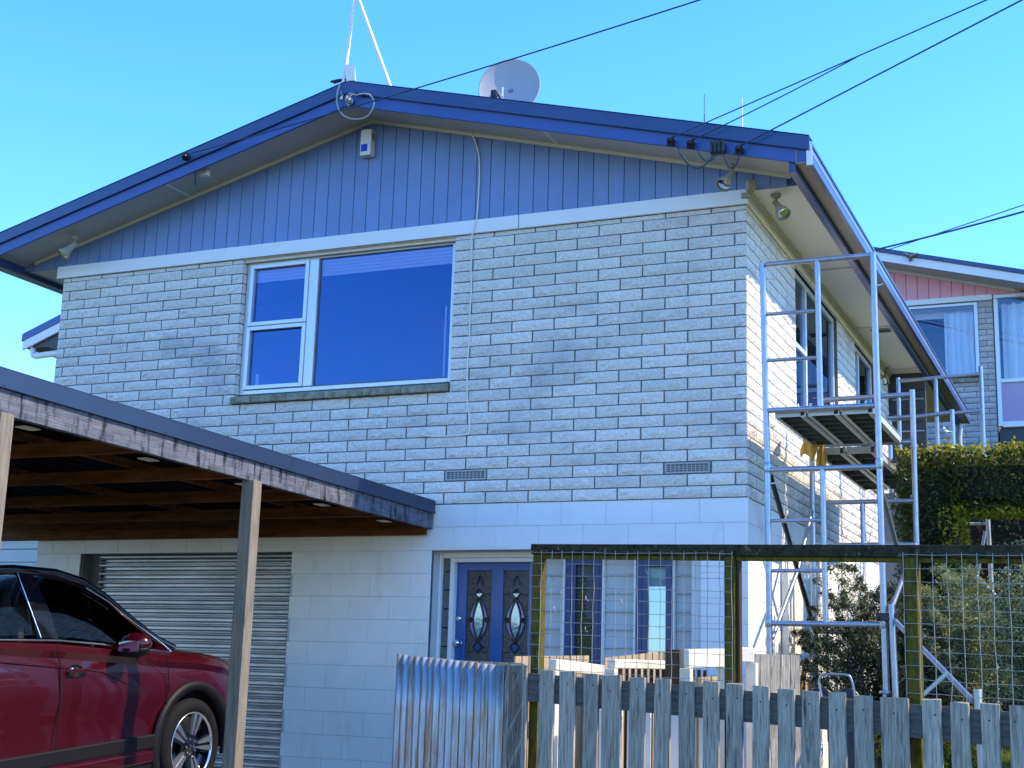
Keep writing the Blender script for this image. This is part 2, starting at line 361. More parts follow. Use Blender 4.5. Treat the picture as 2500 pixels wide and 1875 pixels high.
wall_bricks('side',7.4,side_holes,2.6,24)
bricks.sort(key=lambda b:-b[0])
veneer=MB()
veneer.box(WX+0.004,-4.976,0.007,0.08,2.6,5.04); veneer.box(-2.684,-0.010,0.007,0.08,2.6,5.04); veneer.box(-4.976,-2.684,0.007,0.08,2.6,3.60)
fwall=obj('front_wall',veneer,'mortar',house)
sv=MB()
sv.box(-0.09,-0.007,0.10,1.86,2.6,5.04); sv.box(-0.09,-0.007,1.86,3.92,2.6,3.60); sv.box(-0.09,-0.007,3.92,5.0,2.6,5.04); sv.box(-0.09,-0.007,5.0,6.32,2.6,3.5); sv.box(-0.09,-0.007,6.32,7.4,2.6,5.04)
swall=obj('side_wall',sv,'mortar',house)
rest={'front':MB(),'side':MB()}
NB=0
for i,(score,wall,L,H,p,rot) in enumerate(bricks):
    me=brick_mesh(L,H,random.randrange(7))
    if NB<300 and score>0:
        place(me,'brick',fwall if wall=='front' else swall,p,rot); NB+=1
    else:
        mx=Matrix.Translation(p)@Matrix.Rotation(rot,4,'Z')
        rest[wall].add([mx@v.co for v in me.vertices],[tuple(q.vertices) for q in me.polygons])
for w,par in (('front',fwall),('side',swall)):
    obj('brick_courses',rest[w],'brick',par,kind='stuff')
# block base
blocks=[]
bm_cache={}
def block_mesh(L,H,D=0.05):
    k=(round(L,3),round(H,3))
    if k in bm_cache: return bm_cache[k]
    c=0.004; mb=MB()
    v=[(-L/2,c,-H/2),(L/2,c,-H/2),(L/2,c,H/2),(-L/2,c,H/2),(-L/2+c,0,-H/2+c),(L/2-c,0,-H/2+c),(L/2-c,0,H/2-c),(-L/2+c,0,H/2-c),(-L/2,D,-H/2),(L/2,D,-H/2),(L/2,D,H/2),(-L/2,D,H/2)]
    mb.add(v,[(4,5,6,7),(0,1,5,4),(1,2,6,5),(2,3,7,6),(3,0,4,7),(0,8,9,1),(1,9,10,2),(2,10,11,3),(3,11,8,0)])
    me=mb.mesh('block'); me.materials.append(MAT['blockpaint']); bm_cache[k]=me; return me
bwall=MB()
GD=(-6.645,-4.225,-0.2,2.2); PD=(-2.80,-0.39,-0.2,2.2)
Y0=0.018
for (a,b) in ((WX+0.01,GD[0]-0.001),(GD[1]+0.001,PD[0]-0.001),(PD[1]+0.001,-0.012)): bwall.box(a,b,Y0,0.20,-0.1,2.2)
bwall.box(WX+0.01,-0.012,Y0,0.20,2.2,2.598)
blk=obj('block_wall',bwall,'blockjoint',house)
sb=MB(); sb.box(-0.2,-0.014,0.2,8.2,-0.1,2.598); sblk=obj('side_block_wall',sb,'blockjoint',house)
nblk=0
restb=MB()
for k in range(14):
    z0=2.4-0.2*k
    off=0.0 if k%2==0 else 0.2
    js=[0.0]; u=0.4 if off==0 else 0.2
    while u<7.19: js.append(u); u+=0.4
    js.append(7.2)
    for a,b in zip(js[:-1],js[1:]):
        for s0,s1 in hole(a,b,z0,z0+0.2,[(-GD[1],-GD[0],-1,2.2),(-PD[1],-PD[0],-1,2.2)]):
            L=s1-s0-0.002; me=block_mesh(L,0.198)
            place(me,'block',blk,(-(s0+s1)/2,0.012,z0+0.1)); nblk+=1
    js=[0.0]; u=0.2 if off==0 else 0.4
    while u<8.0: js.append(u); u+=0.4
    for a,b in zip(js[:-1],js[1:]):
        L=b-a-0.002; me=block_mesh(L,0.198)
        if a<3.3 and z0>0.3: place(me,'block',sblk,(-0.008,(a+b)/2+0.014,z0+0.1),R(90))
        else:
            mx=Matrix.Translation((-0.008,(a+b)/2+0.014,z0+0.1))@Matrix.Rotation(R(90),4,'Z'); restb.add([mx@v.co for v in me.vertices],[tuple(q.vertices) for q in me.polygons])
obj('block_courses',restb,'blockpaint',sblk,kind='stuff')
# inner core of the house (keeps light out), not visible
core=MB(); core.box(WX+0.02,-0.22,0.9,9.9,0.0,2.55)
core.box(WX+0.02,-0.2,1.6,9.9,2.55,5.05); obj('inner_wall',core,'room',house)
side_l=MB(); side_l.box(WX,WX+0.09,0.10,10.0,-0.1,5.04); obj('left_wall',side_l,'mortar',house)
flr=MB(); flr.box(WX+0.1,-0.25,0.2,1.6,2.45,2.55); flr.box(WX+0.1,-0.1,0.1,1.6,5.06,5.12); obj('floor_slab',flr,'room',house)
# band board under the gable
band=MB(); band.box(-7.265,0.018,-0.030,0.0,5.042,5.168)
obj('band_board',band,'trim',house,bevel=0.003)
j=MB(); j.box(-2.052,-2.047,-0.0325,-0.03,5.043,5.167); obj('band_joint',j,'jamb',house)
# gable boards
SL=math.tan(R(14.6)); APX=-3.6; AZ=6.285
def zsof(x,y=0): return AZ-abs(x-APX)*SL
gb=MB(); gb.prism([(-7.70,5.168),(0.50,5.168),(0.50,zsof(0.50)+0.004),(APX,AZ),(-7.70,zsof(-7.70)+0.004)],0.012,0.03); gable=obj('gable_backing',gb,'fasciaboard',house)
x=-0.505
x0=0.505-0.0
g=-0.505+0.142*6
while g>-7.9:
    a,b=g-0.142,g
    za,zb=zsof(a+0.006),zsof(b-0.006)
    if a<APX<b: pts=[(a+0.002,5.168),(b-0.003,5.168),(b-0.003,zb),(APX,AZ),(a+0.002,za)]
    else: pts=[(a+0.002,5.168),(b-0.003,5.168),(b-0.003,zb),(a+0.002,za)]
    g-=0.142
    if min(za,zb)<5.175:
        if max(za,zb)<5.18: continue
        if za<zb: xx=APX-(AZ-5.168)/SL; pts=[(max(a+0.002,xx),5.168),(b-0.003,5.168),(b-0.003,zb)]
        else: xx=APX+(AZ-5.168)/SL; pts=[(a+0.002,5.168),(min(b,xx),5.168),(a+0.002,za)]
    mb=MB(); mb.prism(pts,-0.006,0.012)
    # narrow bevelled step along the right edge of each board
    if len(pts)>=4:
        bx=b-0.024; mb.prism([(bx,5.169),(b-0.004,5.169),(b-0.004,zsof(b-0.004)-0.003),(bx,zsof(bx)-0.003)] if not (bx<APX<b) else [(bx,5.169),(b-0.004,5.169),(b-0.004,zsof(b)-0.01),(bx,zsof(bx)-0.01)],-0.0095,-0.006)
    obj('cladding_board',mb,'cladding',gable)
# sloped gable soffits, cove mould, barge boards and flashing
OV=-0.5; EX=0.62
def slope_pt(side,d): # horizontal distance d from the ridge
    return APX+side*d
for side in (-1,1):
    e=4.22
    mb=MB(); a=APX; b=slope_pt(side,e)
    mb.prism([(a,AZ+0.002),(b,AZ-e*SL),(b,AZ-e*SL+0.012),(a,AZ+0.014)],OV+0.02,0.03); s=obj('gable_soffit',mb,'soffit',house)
    mb=MB(); d1=3.98
    mb.prism([(a,AZ-0.032),(slope_pt(side,d1),AZ-d1*SL-0.032+0.0),(slope_pt(side,d1),AZ-d1*SL),(a,AZ)],-0.032,-0.010); obj('cove_moulding',mb,'trimcream',house)
    for dd in (1.9,3.1) if side>0 else (2.05,):
        x=slope_pt(side,dd); mb=MB(); zc=AZ-dd*SL; mb.prism([(x-0.012,zc-0.002+side*0.012*SL),(x+0.012,zc-0.002-side*0.012*SL),(x+0.012,zc+0.002),(x-0.012,zc+0.002)],OV+0.03,-0.03); obj('soffit_joint',mb,'trim',house)
    # barge board (timber, lower) and metal flashing (upper)
    mb=MB(); lo=-0.045; hi=0.085
    mb.prism([(a,AZ+lo),(b,AZ-e*SL+lo),(b,AZ-e*SL+hi),(a,AZ+hi)],OV-0.0,OV+0.022); obj('barge_board',mb,'fasciaboard',house)
    mb=MB(); ef=4.235; bf=slope_pt(side,ef); f0=0.072; f1=0.185
    mb.prism([(a,AZ+f0),(bf,AZ-ef*SL+f0),(bf,AZ-ef*SL+f1),(a,AZ+f1)],OV-0.018,OV-0.004)
    mb.prism([(a,AZ+f1),(bf,AZ-ef*SL+f1),(bf,AZ-ef*SL+f1+0.006),(a,AZ+f1+0.006)],OV-0.026,OV+0.12)
    mb.prism([(a,AZ+f0-0.008),(bf,AZ-ef*SL+f0-0.008),(bf,AZ-ef*SL+f0),(a,AZ+f0)],OV-0.026,OV-0.004)
    obj('barge_flashing',mb,'fascia',house,bevel=0.003)
    # roof sheet with ribs
    mb=MB(); zt=0.135
    mb.prism([(a,AZ+zt),(slope_pt(side,4.21),AZ-4.21*SL+zt),(slope_pt(side,4.21),AZ-4.21*SL+zt+0.02),(a,AZ+zt+0.02)],OV+0.03,11.4)
    yy=OV+0.4
    while yy<11.3:
        mb.prism([(a,AZ+zt+0.02),(slope_pt(side,4.10),AZ-4.10*SL+zt+0.02),(slope_pt(side,4.10),AZ-4.10*SL+zt+0.045),(a,AZ+zt+0.045)],yy,yy+0.03); yy+=0.4
    obj('roof_sheet',mb,'fascia',house)
rc=MB(); rc.prism([(APX-0.16,AZ+0.14),(APX,AZ+0.19),(APX+0.16,AZ+0.14),(APX+0.16,AZ+0.13),(APX,AZ+0.165),(APX-0.16,AZ+0.13)],OV+0.12,11.4); obj('ridge_cap',rc,'fascia',house)
# side eave (right): soffit, frieze, cove, fascia, gutter
SZ=5.17
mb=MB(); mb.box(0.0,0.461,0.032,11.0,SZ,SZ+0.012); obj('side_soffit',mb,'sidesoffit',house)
mb=MB(); mb.box(-0.01,0.016,0.02,11.0,5.042,SZ); obj('frieze_board',mb,'sidesoffit',house)
mb=MB(); mb.box(0.016,0.040,0.034,10.9,SZ-0.028,SZ); mb.box(0.016,0.028,0.034,10.9,SZ-0.045,SZ-0.028); obj('cove_moulding',mb,'trimcream',house,bevel=0.004)
for yy in (2.45,4.85,7.1):
    mb=MB(); mb.box(0.042,0.49,yy,yy+0.035,SZ-0.006,SZ); obj('soffit_batten',mb,'soffit',house)
mb=MB(); mb.box(0.18,0.40,4.95,5.12,SZ-0.012,SZ)
obj('eave_grille',mb,'creamplastic',house)
mb=MB()
for k in range(4): mb.box(0.195,0.385,4.97+k*0.037,4.985+k*0.037,SZ-0.018,SZ-0.012)
obj('grille_slot',mb,'jamb',house)
mb=MB(); mb.box(0.462,0.518,OV+0.022,11.05,SZ-0.075,SZ+0.14); obj('eave_fascia',mb,'fascia',house)
# gutter: open quad profile
mb=MB()
prof=[(0.522,SZ+0.10),(0.522,SZ-0.02),(0.622,SZ-0.02),(0.640,SZ+0.015),(0.640,SZ+0.115),(0.628,SZ+0.115),(0.628,SZ+0.02),(0.614,SZ-0.008),(0.534,SZ-0.008),(0.534,SZ+0.10)]
mb.prism(prof,OV-0.005,11.1); obj('gutter',mb,'gutterin',house,label='gutter along the right eave with a tan reflection put into its colour')
mb=MB(); mb.box(0.641,0.650,OV-0.004,11.1,SZ+0.052,SZ+0.084); obj('gutter_face',mb,'gutterface',house)
mb=MB(); mb.box(0.641,0.648,OV-0.004,11.1,SZ+0.015,SZ+0.052); mb.box(0.641,0.648,OV-0.004,11.1,SZ+0.084,SZ+0.116); obj('gutter_edge',mb,'fascia',house)
mb=MB(); mb.box(0.618,0.652,OV-0.004,11.1,SZ-0.026,SZ+0.014); obj('gutter_lip',mb,'fascia',house)
mb=MB(); mb.box(0.520,0.655,OV-0.010,11.1,SZ+0.117,SZ+0.140); obj('gutter_flashing',mb,'fascia',house)
mb=MB(); mb.box(0.610,0.654,OV-0.014,OV-0.006,SZ-0.045,SZ+0.135); obj('gutter_end_cap',mb,'trim',house)
# left eave
mb=MB(); mb.box(-7.72,WX,0.032,11.0,SZ,SZ+0.012); obj('side_soffit',mb,'sidesoffit',house)
mb=MB(); mb.box(-7.85,-7.72,OV,11.0,SZ-0.05,SZ+0.12); obj('gutter',mb,'fascia',house)
# back part under the eave: dark clad rear extension
mb=MB(); mb.box(-0.10,0.46,7.42,7.50,2.3,SZ); rear=obj('rear_extension',mb,'darkwall',house)
for k in range(16):
    z=4.95-0.14*k; mb=MB(); mb.box(0.05,0.44,7.38,7.415,z,z+0.02); obj('louvre_slat',mb,'galv' if k%3==1 else 'darkwall',rear)
mb=MB(); mb.tube([(0.52,10.9,5.1),(0.50,10.9,4.9),(0.50,10.9,2.5)],0.045,10); obj('downpipe',mb,'greydown',house)
# ---- main window
win=MB()
wx0,wx1,wz0,wz1=-4.965,-2.695,3.705,5.035; wy=0.095
fb=0.045
win.box(wx0,wx0+fb,wy-0.03,wy+0.05,wz0,wz1); win.box(wx1-fb,wx1,wy-0.03,wy+0.05,wz0,wz1); win.box(wx0+fb,wx1-fb,wy-0.03,wy+0.05,wz1-fb,wz1); win.box(wx0+fb,wx1-fb,wy-0.03,wy+0.05,wz0,wz0+fb-0.005)
win.box(-4.255,-4.155,wy-0.034,wy+0.05,wz0+fb,wz1-fb)
window=obj('window',win,'alu',house,bevel=0.004,label='large front window with a wide fixed pane and two stacked side sashes')
for (a,b,c,d) in ((wx0+fb,-4.257,4.375,wz1-fb-0.002),(wx0+fb,-4.257,wz0+fb,4.37)):
    s=MB(); w=0.04
    s.box(a,a+w,wy-0.045,wy+0.01,c,d); s.box(b-w,b,wy-0.045,wy+0.01,c,d); s.box(a+w,b-w,wy-0.045,wy+0.01,d-w,d); s.box(a+w,b-w,wy-0.045,wy+0.01,c,c+w)
    obj('sash',s,'alu',window,bevel=0.004)
    p=MB(); p.box(a+w,b-w,wy-0.006,wy-0.002,c+w,d-w); obj('pane',p,'winglass',window)
p=MB(); p.box(-4.155,wx1-fb,wy-0.006,wy-0.002,wz0+fb-0.004,wz1-fb); obj('pane',p,'winglass',window)
s=MB(); s.box(-4.155,-4.14,wy-0.012,wy,wz0+fb,wz1-fb); s.box(-4.14,wx1-fb,wy-0.012,wy,wz0+fb-0.004,wz0+fb+0.01); obj('glazing_bead',s,'jamb',window)
hd=MB(); hd.box(-4.97,-2.69,0.0,0.06,wz1-0.0,wz1+0.01); hd.box(-4.97,-2.69,0.02,0.064,wz1-0.028,wz1-0.0); obj('head_trim',hd,'trimcream',house)
# blind and room behind
bl=MB()
for k in range(5): bl.box(-4.93,-4.24,0.104+0.002*k,0.112+0.002*k,4.985-0.032*(k+1),4.985-0.032*k-0.003)
for k in range(5): bl.box(-4.15,-2.72,0.104+0.002*k,0.112+0.002*k,4.985-0.032*(k+1),4.985-0.032*k-0.003)
obj('roller_blind',bl,'blind',window)
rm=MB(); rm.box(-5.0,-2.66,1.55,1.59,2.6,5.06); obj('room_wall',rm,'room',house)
st=MB(); st.box(-2.86,-2.845,0.20,0.215,3.75,4.45); obj('curtain_rod',st,'trim',window)
st=MB(); st.box(-4.86,-4.825,0.17,0.18,3.75,3.93); obj('window_card',st,'curtain',window)
for k in range(14):
    mb=MB(); z=3.605+0.1*k; mb.box(-4.9765,-4.9665,0.010,0.0635,z,z+0.089); obj('reveal_brick',mb,'brick',fwall)
# sill tiles
xs_=[-4.99,-4.755,-4.355,-3.955,-3.55,-3.15,-2.70]
for a,b in zip(xs_[:-1],xs_[1:]):
    mb=MB(); v=[]
    for x_ in (a+0.003,b-0.003):
        v+=[(x_,-0.048,3.602),(x_,0.09,3.602),(x_,0.09,3.705),(x_,-0.030,3.668),(x_,-0.048,3.655)]
    mb.add(v,[(0,1,2,3,4),(9,8,7,6,5)]+[(i,(i+1)%5,5+(i+1)%5,5+i) for i in range(5)])
    obj('sill_brick',mb,'sillstone',house,bevel=0.006)
# ---- air vents
for (vx0,vx1) in ((-2.69,-2.30),(-0.69,-0.31)):
    f=MB(); z0,z1=2.806,2.894
    f.box(vx0,vx1,-0.004,0.01,z0,z0+0.014); f.box(vx0,vx1,-0.004,0.01,z1-0.014,z1); f.box(vx0,vx0+0.016,-0.004,0.01,z0+0.014,z1-0.014); f.box(vx1-0.016,vx1,-0.004,0.01,z0+0.014,z1-0.014)
    vn=obj('vent',f,'dishgrey',house,bevel=0.002,label='rectangular grey grid air vent set in the brickwork')
    g=MB(); n=10
    for k in range(1,n): xx=vx0+0.016+(vx1-vx0-0.032)*k/n; g.box(xx-0.003,xx+0.003,-0.001,0.008,z0+0.014,z1-0.014)
    for k in range(1,4): zz=z0+0.014+(z1-z0-0.028)*k/4; g.box(vx0+0.016,vx1-0.016,-0.0005,0.0075,zz-0.0025,zz+0.0025)
    obj('vent_grid',g,'dishgrey',vn)
    bk=MB(); bk.box(vx0-0.004,vx1+0.004,0.012,0.014,z0-0.004,z1+0.004); obj('vent_recess',bk,'darkplastic',vn)
# ---- garage roller door
gd=MB(); z=-0.05; x0,x1=-6.49,-4.235; yb=0.13
pr=[]
zz=0.0
while zz<2.25:
    for dz,dy in ((0,0.012),(0.002,-0.010),(0.008,-0.018),(0.018,-0.019),(0.026,-0.010),(0.029,0.012),(0.041,0.012),(0.043,-0.006),(0.048,-0.011),(0.053,-0.006),(0.055,0.012)): pr.append((zz+dz,yb+(dy if dy<0.012 else 0.055)))
    zz+=0.080
v=[];f=[]
for zz_,yy in pr: v+=[(x0,yy,zz_),(x1,yy,zz_)]
for i in range(len(pr)-1): f.append((2*i,2*i+1,2*i+3,2*i+2))
gd.add(v,f); roller=obj('roller_door',gd,'rollerdoor',house,fixn=False)
jm=MB(); jm.box(GD[0]+0.001,GD[0]+0.02,0.03,0.2,-0.05,2.198); jm.box(GD[0]+0.02,x0,0.15,0.18,-0.05,2.198); jm.box(GD[1]-0.012,GD[1]-0.001,0.03,0.2,-0.05,2.198); jm.box(GD[0],GD[1],0.16,0.2,2.15,2.199)
obj('door_jamb',jm,'jamb',house)
# ---- entrance recess
RY=0.20
rb=MB(); rb.box(-2.80,-0.39,0.62,0.66,0.1,2.3); rb.box(-2.84,-2.80,0.2,0.62,0.1,2.2); rb.box(-0.39,-0.36,0.2,0.62,0.1,2.2); rb.box(-2.8,-0.39,0.2,0.66,2.2,2.24); obj('porch_lining',rb,'trim',house)
tr=MB(); tr.box(-2.80,-2.782,RY-0.03,RY+0.05,0.1,2.2); tr.box(-2.712,-2.672,RY+0.01,RY+0.09,0.1,2.15); tr.box(-2.672,-1.80,RY+0.01,RY+0.09,2.115,2.15); tr.box(-1.86,-1.82,RY+0.01,RY+0.09,0.1,2.115); tr.box(-2.782,-2.66,RY-0.01,RY+0.09,2.15,2.2)
tr.box(-2.66,-0.39,RY-0.01,RY+0.09,2.152,2.2)
obj('door_frame',tr,'trim',house,bevel=0.003)
for k in range(12):
    mb=MB(); z0=0.25+0.162*k; mb.box(-2.780,-2.714,RY+0.012+0.004*(k%2),RY+0.06,z0+0.006,z0+0.158); obj('sidelight_brick',mb,'greenbrick',house,bevel=0.004)
DY=0.27
door=MB()
dx0,dx1,dz0,dz1=-2.668,-1.865,0.2,2.112
g1=(-2.575,-2.335); g2=(-2.225,-1.985); gz0,gz1=1.20,2.045
door.box(dx0,g1[0],DY,DY+0.04,dz0,dz1); door.box(g1[1],g2[0],DY,DY+0.04,dz0,dz1); door.box(g2[1],dx1,DY,DY+0.04,dz0,dz1)
for a,b in (g1,g2): door.box(a,b,DY,DY+0.04,gz1,dz1); door.box(a,b,DY,DY+0.04,dz0,gz0)
fd=obj('front_door',door,'doorblue',house,bevel=0.004,label='blue front door with two leaded glass panels')
for (a,b) in (g1,g2):
    p=MB(); p.box(a,b,DY+0.018,DY+0.024,gz0,gz1); obj('leaded_glass',p,'leadglass',fd)
    c=(a+b)/2; cz=1.62; hh=0.175; ww=0.055
    def vesica(w,h,n=9):
        L=[(c-w*math.cos(math.pi*(k/n-0.5))**1.0,cz-h+2*h*k/n) for k in range(n+1)]
        Rr=[(c+w*math.cos(math.pi*(k/n-0.5))**1.0,cz-h+2*h*k/n) for k in range(n+1)]
        return L,Rr
    Lo,Ro=vesica(0.088,0.20); Li,Ri=vesica(0.045,0.165)
    p=MB(); p.prism(Li+Ri[::-1][1:-1],DY+0.010,DY+0.018); obj('bevelled_pane',p,'clearbevel',fd)
    for (O,I,sg) in ((Lo,Li,0),(Ro,Ri,1)):
        n=len(O)-1
        for half in (0,1):
            rg=range(0,n//2+1) if half==0 else range(n//2+1,n+1)
            rg=list(rg)
            outer=[O[k] for k in rg]; inner=[(c+(x_-c)*1.0+(0.006 if sg else -0.006),z_) for x_,z_ in [ (O[k][0]*0.0+c+(O[k][0]-c)*0.62,O[k][1]) for k in rg]]
            p=MB(); p.prism(outer+inner[::-1],DY+0.010,DY+0.017); obj('opal_segment',p,'opal1' if (half+sg)%2 else 'opal2',fd)
    p=MB()
    for A in (Lo,Ro,Li,Ri): p.tube([(x_,DY+0.010,z_) for x_,z_ in A],0.004,5)
    for zc,s_ in ((1.845,0.038),(1.39,0.045)):
        q=[(c-s_,zc),(c,zc+s_*1.1),(c+s_,zc),(c,zc-s_*1.1),(c-s_,zc)]; p.tube([(x_,DY+0.010,z_) for x_,z_ in q],0.006,5)
    for zc in (1.62,): 
        for sx in (-1,1): 
            q=[(c+sx*0.062,zc),(c+sx*0.08,zc+0.022),(c+sx*0.10,zc),(c+sx*0.08,zc-0.022),(c+sx*0.062,zc)]; p.tube([(x_,DY+0.010,z_) for x_,z_ in q],0.005,5)
    p.tube([(a,DY+0.012,1.84),(c-0.04,DY+0.012,1.845)],0.003,4); p.tube([(b,DY+0.012,1.84),(c+0.04,DY+0.012,1.845)],0.003,4)
    p.tube([(c-0.03,DY+0.012,1.92),(c-0.012,DY+0.012,1.985),(c,DY+0.012,2.0),(c+0.012,DY+0.012,1.985),(c+0.03,DY+0.012,1.92)],0.005,5)
    p.tube([(a,DY+0.012,1.345),(c-0.045,DY+0.012,1.35)],0.003,4); p.tube([(b,DY+0.012,1.345),(c+0.045,DY+0.012,1.35)],0.003,4)
    obj('leading',p,'lead',fd)
    p=MB(); p.prism([(c-0.032,1.848),(c+0.032,1.848),(c,1.812)],DY+0.008,DY+0.016); obj('bevelled_pane',p,'clearbevel',fd)
    p=MB(); p.prism([(c-0.035,1.39),(c,1.43),(c+0.035,1.39),(c,1.35)],DY+0.010,DY+0.016); obj('bevelled_pane',p,'doorblue2',fd)
mx=Matrix.Translation((-2.635,DY-0.001,1.63))@Matrix.Rotation(R(90),4,'X')
p=MB(); p.lathe([(0.0,0.02),(0.018,0.018),(0.024,0.008),(0.026,0)],mx,16); obj('deadlock',p,'chrome',fd)
mx=Matrix.Translation((-2.630,DY-0.001,1.42))@Matrix.Rotation(R(90),4,'X')
p=MB(); p.lathe([(0.0,0.065),(0.02,0.06),(0.030,0.045),(0.026,0.028),(0.012,0.015),(0.028,0.006),(0.030,0)],mx,16); obj('door_knob',p,'chrome',fd)
# weatherboards and side windows in the recess
def weatherboards(a,b):
    for k in range(13):
        z0=0.22+0.148*k; mb=MB()
        v=[]
        for x_ in (a+0.002,b-0.002): v+=[(x_,RY+0.035,z0),(x_,RY+0.085,z0),(x_,RY+0.085,z0+0.158),(x_,RY+0.058,z0+0.158),(x_,RY+0.052,z0+0.02),(x_,RY+0.045,z0+0.012)]
        n=6; mb.add(v,[tuple(range(n)),tuple(range(2*n-1,n-1,-1))]+[(i,(i+1)%n,n+(i+1)%n,n+i) for i in range(n)])
        obj('weatherboard',mb,'weatherboard',house)
weatherboards(-1.82,-1.645); weatherboards(-1.275,-1.015); weatherboards(-0.66,-0.50)
t2=MB()
for a,b in ((-1.643,-1.628),(-1.29,-1.277),(-1.013,-0.998),(-0.675,-0.662)): t2.box(a,b,RY+0.0,RY+0.09,0.2,2.15)
obj('corner_trim',t2,'trim',house)
blp=MB(); blp.box(-0.50,-0.39,0.14,0.24,0.1,2.2); obj('block_return',blp,'blockpaint',house)
def slimwin(a,b,ga,gb,gtop,kind):
    f=MB(); f.box(a,ga,RY+0.02,RY+0.08,0.2,2.15); f.box(gb,b,RY+0.02,RY+0.08,0.2,2.15); f.box(ga,gb,RY+0.02,RY+0.08,gtop,2.15); f.box(ga,gb,RY+0.02,RY+0.08,0.2,0.45)
    f.box(ga-0.05,ga-0.042,RY+0.012,RY+0.02,0.2,2.12); f.box(gb+0.042,gb+0.05,RY+0.012,RY+0.02,0.2,2.12)
    w=obj('narrow_window',f,'doorblue2',house,bevel=0.003,label='narrow dark blue framed window with '+kind)
    return w
w1=slimwin(-1.628,-1.29,-1.535,-1.375,2.09,'a slatted blind')
p=MB(); p.box(-1.535,-1.375,RY+0.065,RY+0.068,0.45,2.09); obj('pane',p,'leadglass',w1)
for k in range(44):
    z=0.6+0.032*k; s=MB(); s.box(-1.53,-1.46 if k>32 else -1.38,RY+0.045,RY+0.052,z,z+0.014); obj('blind_slat',s,'mosspost',w1)
w2=slimwin(-0.998,-0.675,-0.905,-0.745,2.07,'pale glass')
p=MB(); p.box(-0.905,-0.745,RY+0.05,RY+0.053,0.45,2.07); obj('pane',p,'slimglass',w2)
p=MB(); p.box(-0.905,-0.745,RY+0.075,RY+0.078,0.45,2.07); obj('net_curtain',p,'curtain',w2)
# small plant inside the narrow window sill
# ---- side wall windows
def sidewin(y0,y1,z0,z1,kind):
    xw=-0.085; f=MB(); w=0.05
    f.box(xw,xw+0.05,y0,y0+w,z0,z1); f.box(xw,xw+0.05,y1-w,y1,z0,z1); f.box(xw,xw+0.05,y0+w,y1-w,z1-w,z1); f.box(xw,xw+0.05,y0+w,y1-w,z0,z0+w)
    ym=y0+(y1-y0)*0.30; f.box(xw-0.002,xw+0.052,ym-0.03,ym+0.03,z0+w,z1-w)
    if kind: f.box(xw,xw+0.05,y0+w,ym-0.03,4.30,4.35)
    o=obj('window',f,'alu',house,bevel=0.003,label='tall white framed window on the sunny side wall' if kind else 'smaller white framed window further along the side wall')
    p=MB(); p.box(xw+0.02,xw+0.024,y0+w,y1-w,z0+w,z1-w); obj('pane',p,'sideglass',o)
    c=MB(); n=40; v=[];f_=[]
    for k in range(n+1):
        yy=y0+0.1+(y1-y0-0.2)*k/n; xx=xw-0.06+0.02*math.sin(k*1.7)
        v+=[(xx,yy,z0+0.05),(xx,yy,z1-0.1)]
    for k in range(n): f_.append((2*k,2*k+1,2*k+3,2*k+2))
    c.add(v,f_,True); obj('curtain',c,'curtain',o)
sidewin(1.87,3.91,3.61,5.04,1); sidewin(5.01,6.31,3.51,5.04,0)
s=MB(); s.box(-0.03,0.03,1.86,3.92,3.555,3.605); s.box(-0.03,0.03,5.0,6.32,3.455,3.505); obj('side_sill',s,'sillstone',house,bevel=0.004)
# white corrugated panel & box on the lower side wall
cp=MB(); v=[];f=[]; n=48
for k in range(n+1):
    yy=1.22+0.72*k/n; xx=0.032+0.010*math.cos(k*math.pi/2); v+=[(xx,yy,1.42),(xx,yy,2.05)]
for k in range(n): f.append((2*k,2*k+1,2*k+3,2*k+2))
cp.add(v,f,True); obj('corrugated_panel',cp,'whiteplastic',house,label='white corrugated panel on the lower side wall')
cb=MB(); cb.box(0.0,0.12,1.22,1.92,1.20,1.34); cb.box(0.0,0.15,1.20,1.94,1.34,1.37); cb.box(0.0,0.06,1.15,1.17,0.3,2.1); o=obj('gas_box',cb,'whiteplastic',house,bevel=0.008)
cb=MB(); cb.box(0.121,0.124,1.40,1.50,1.22,1.32); cb.box(0.0,0.11,1.24,1.9,1.05,1.19); obj('box_panel',cb,'palingtan',o)
# ------------------------------------------------------------ carport
cp=thing('carport','flat roofed timber carport with dark metal edge in front of the garage','carport',(-2.8,-5.2,0))
def CPZ(y): return 2.62+(-y)*0.0125
yA,yB=-8.6,-0.012
mb=MB(); mb.beam((-2.81,yA,CPZ(yA)-0.165),(-2.81,yB,CPZ(yB)-0.165),0.045,0.150); obj('fascia_beam',mb,'beamgrey',cp,bevel=0.004)
mb=MB(); mb.beam((-2.778,yA,CPZ(yA)-0.045),(-2.778,yB,CPZ(yB)-0.045),0.008,0.10); mb.beam((-2.775,yA,CPZ(yA)-0.096),(-2.775,yB,CPZ(yB)-0.096),0.022,0.008); mb.beam((-2.85,yA,CPZ(yA)+0.008),(-2.85,yB,CPZ(yB)+0.008),0.155,0.006)
mb.beam((-2.86,yB+0.001,CPZ(yB)-0.045),(-2.775,yB+0.001,CPZ(yB)-0.045),0.006,0.10)
obj('metal_flashing',mb,'darkflash',cp)
for y in (-0.72,-1.72,-2.78,-3.84,-4.92,-6.0,-7.1,-8.2):
    mb=MB(); zt=CPZ(y)-0.115
    mb.box(-7.9,-2.835,y-0.022,y+0.022,zt-0.10,zt-0.012); obj('rafter',mb,'rafter',cp,bevel=0.003)
for x in (-3.85,-5.05,-6.4,-7.8):
    mb=MB(); mb.beam((x,yA,CPZ(yA)-0.085),(x,yB,CPZ(yB)-0.085),0.045,0.055); obj('purlin',mb,'rafter',cp)
mb=MB(); mb.box(-7.9,-2.84,-0.065,-0.015,2.33,2.565); obj('wall_plate',mb,'rafter',cp)
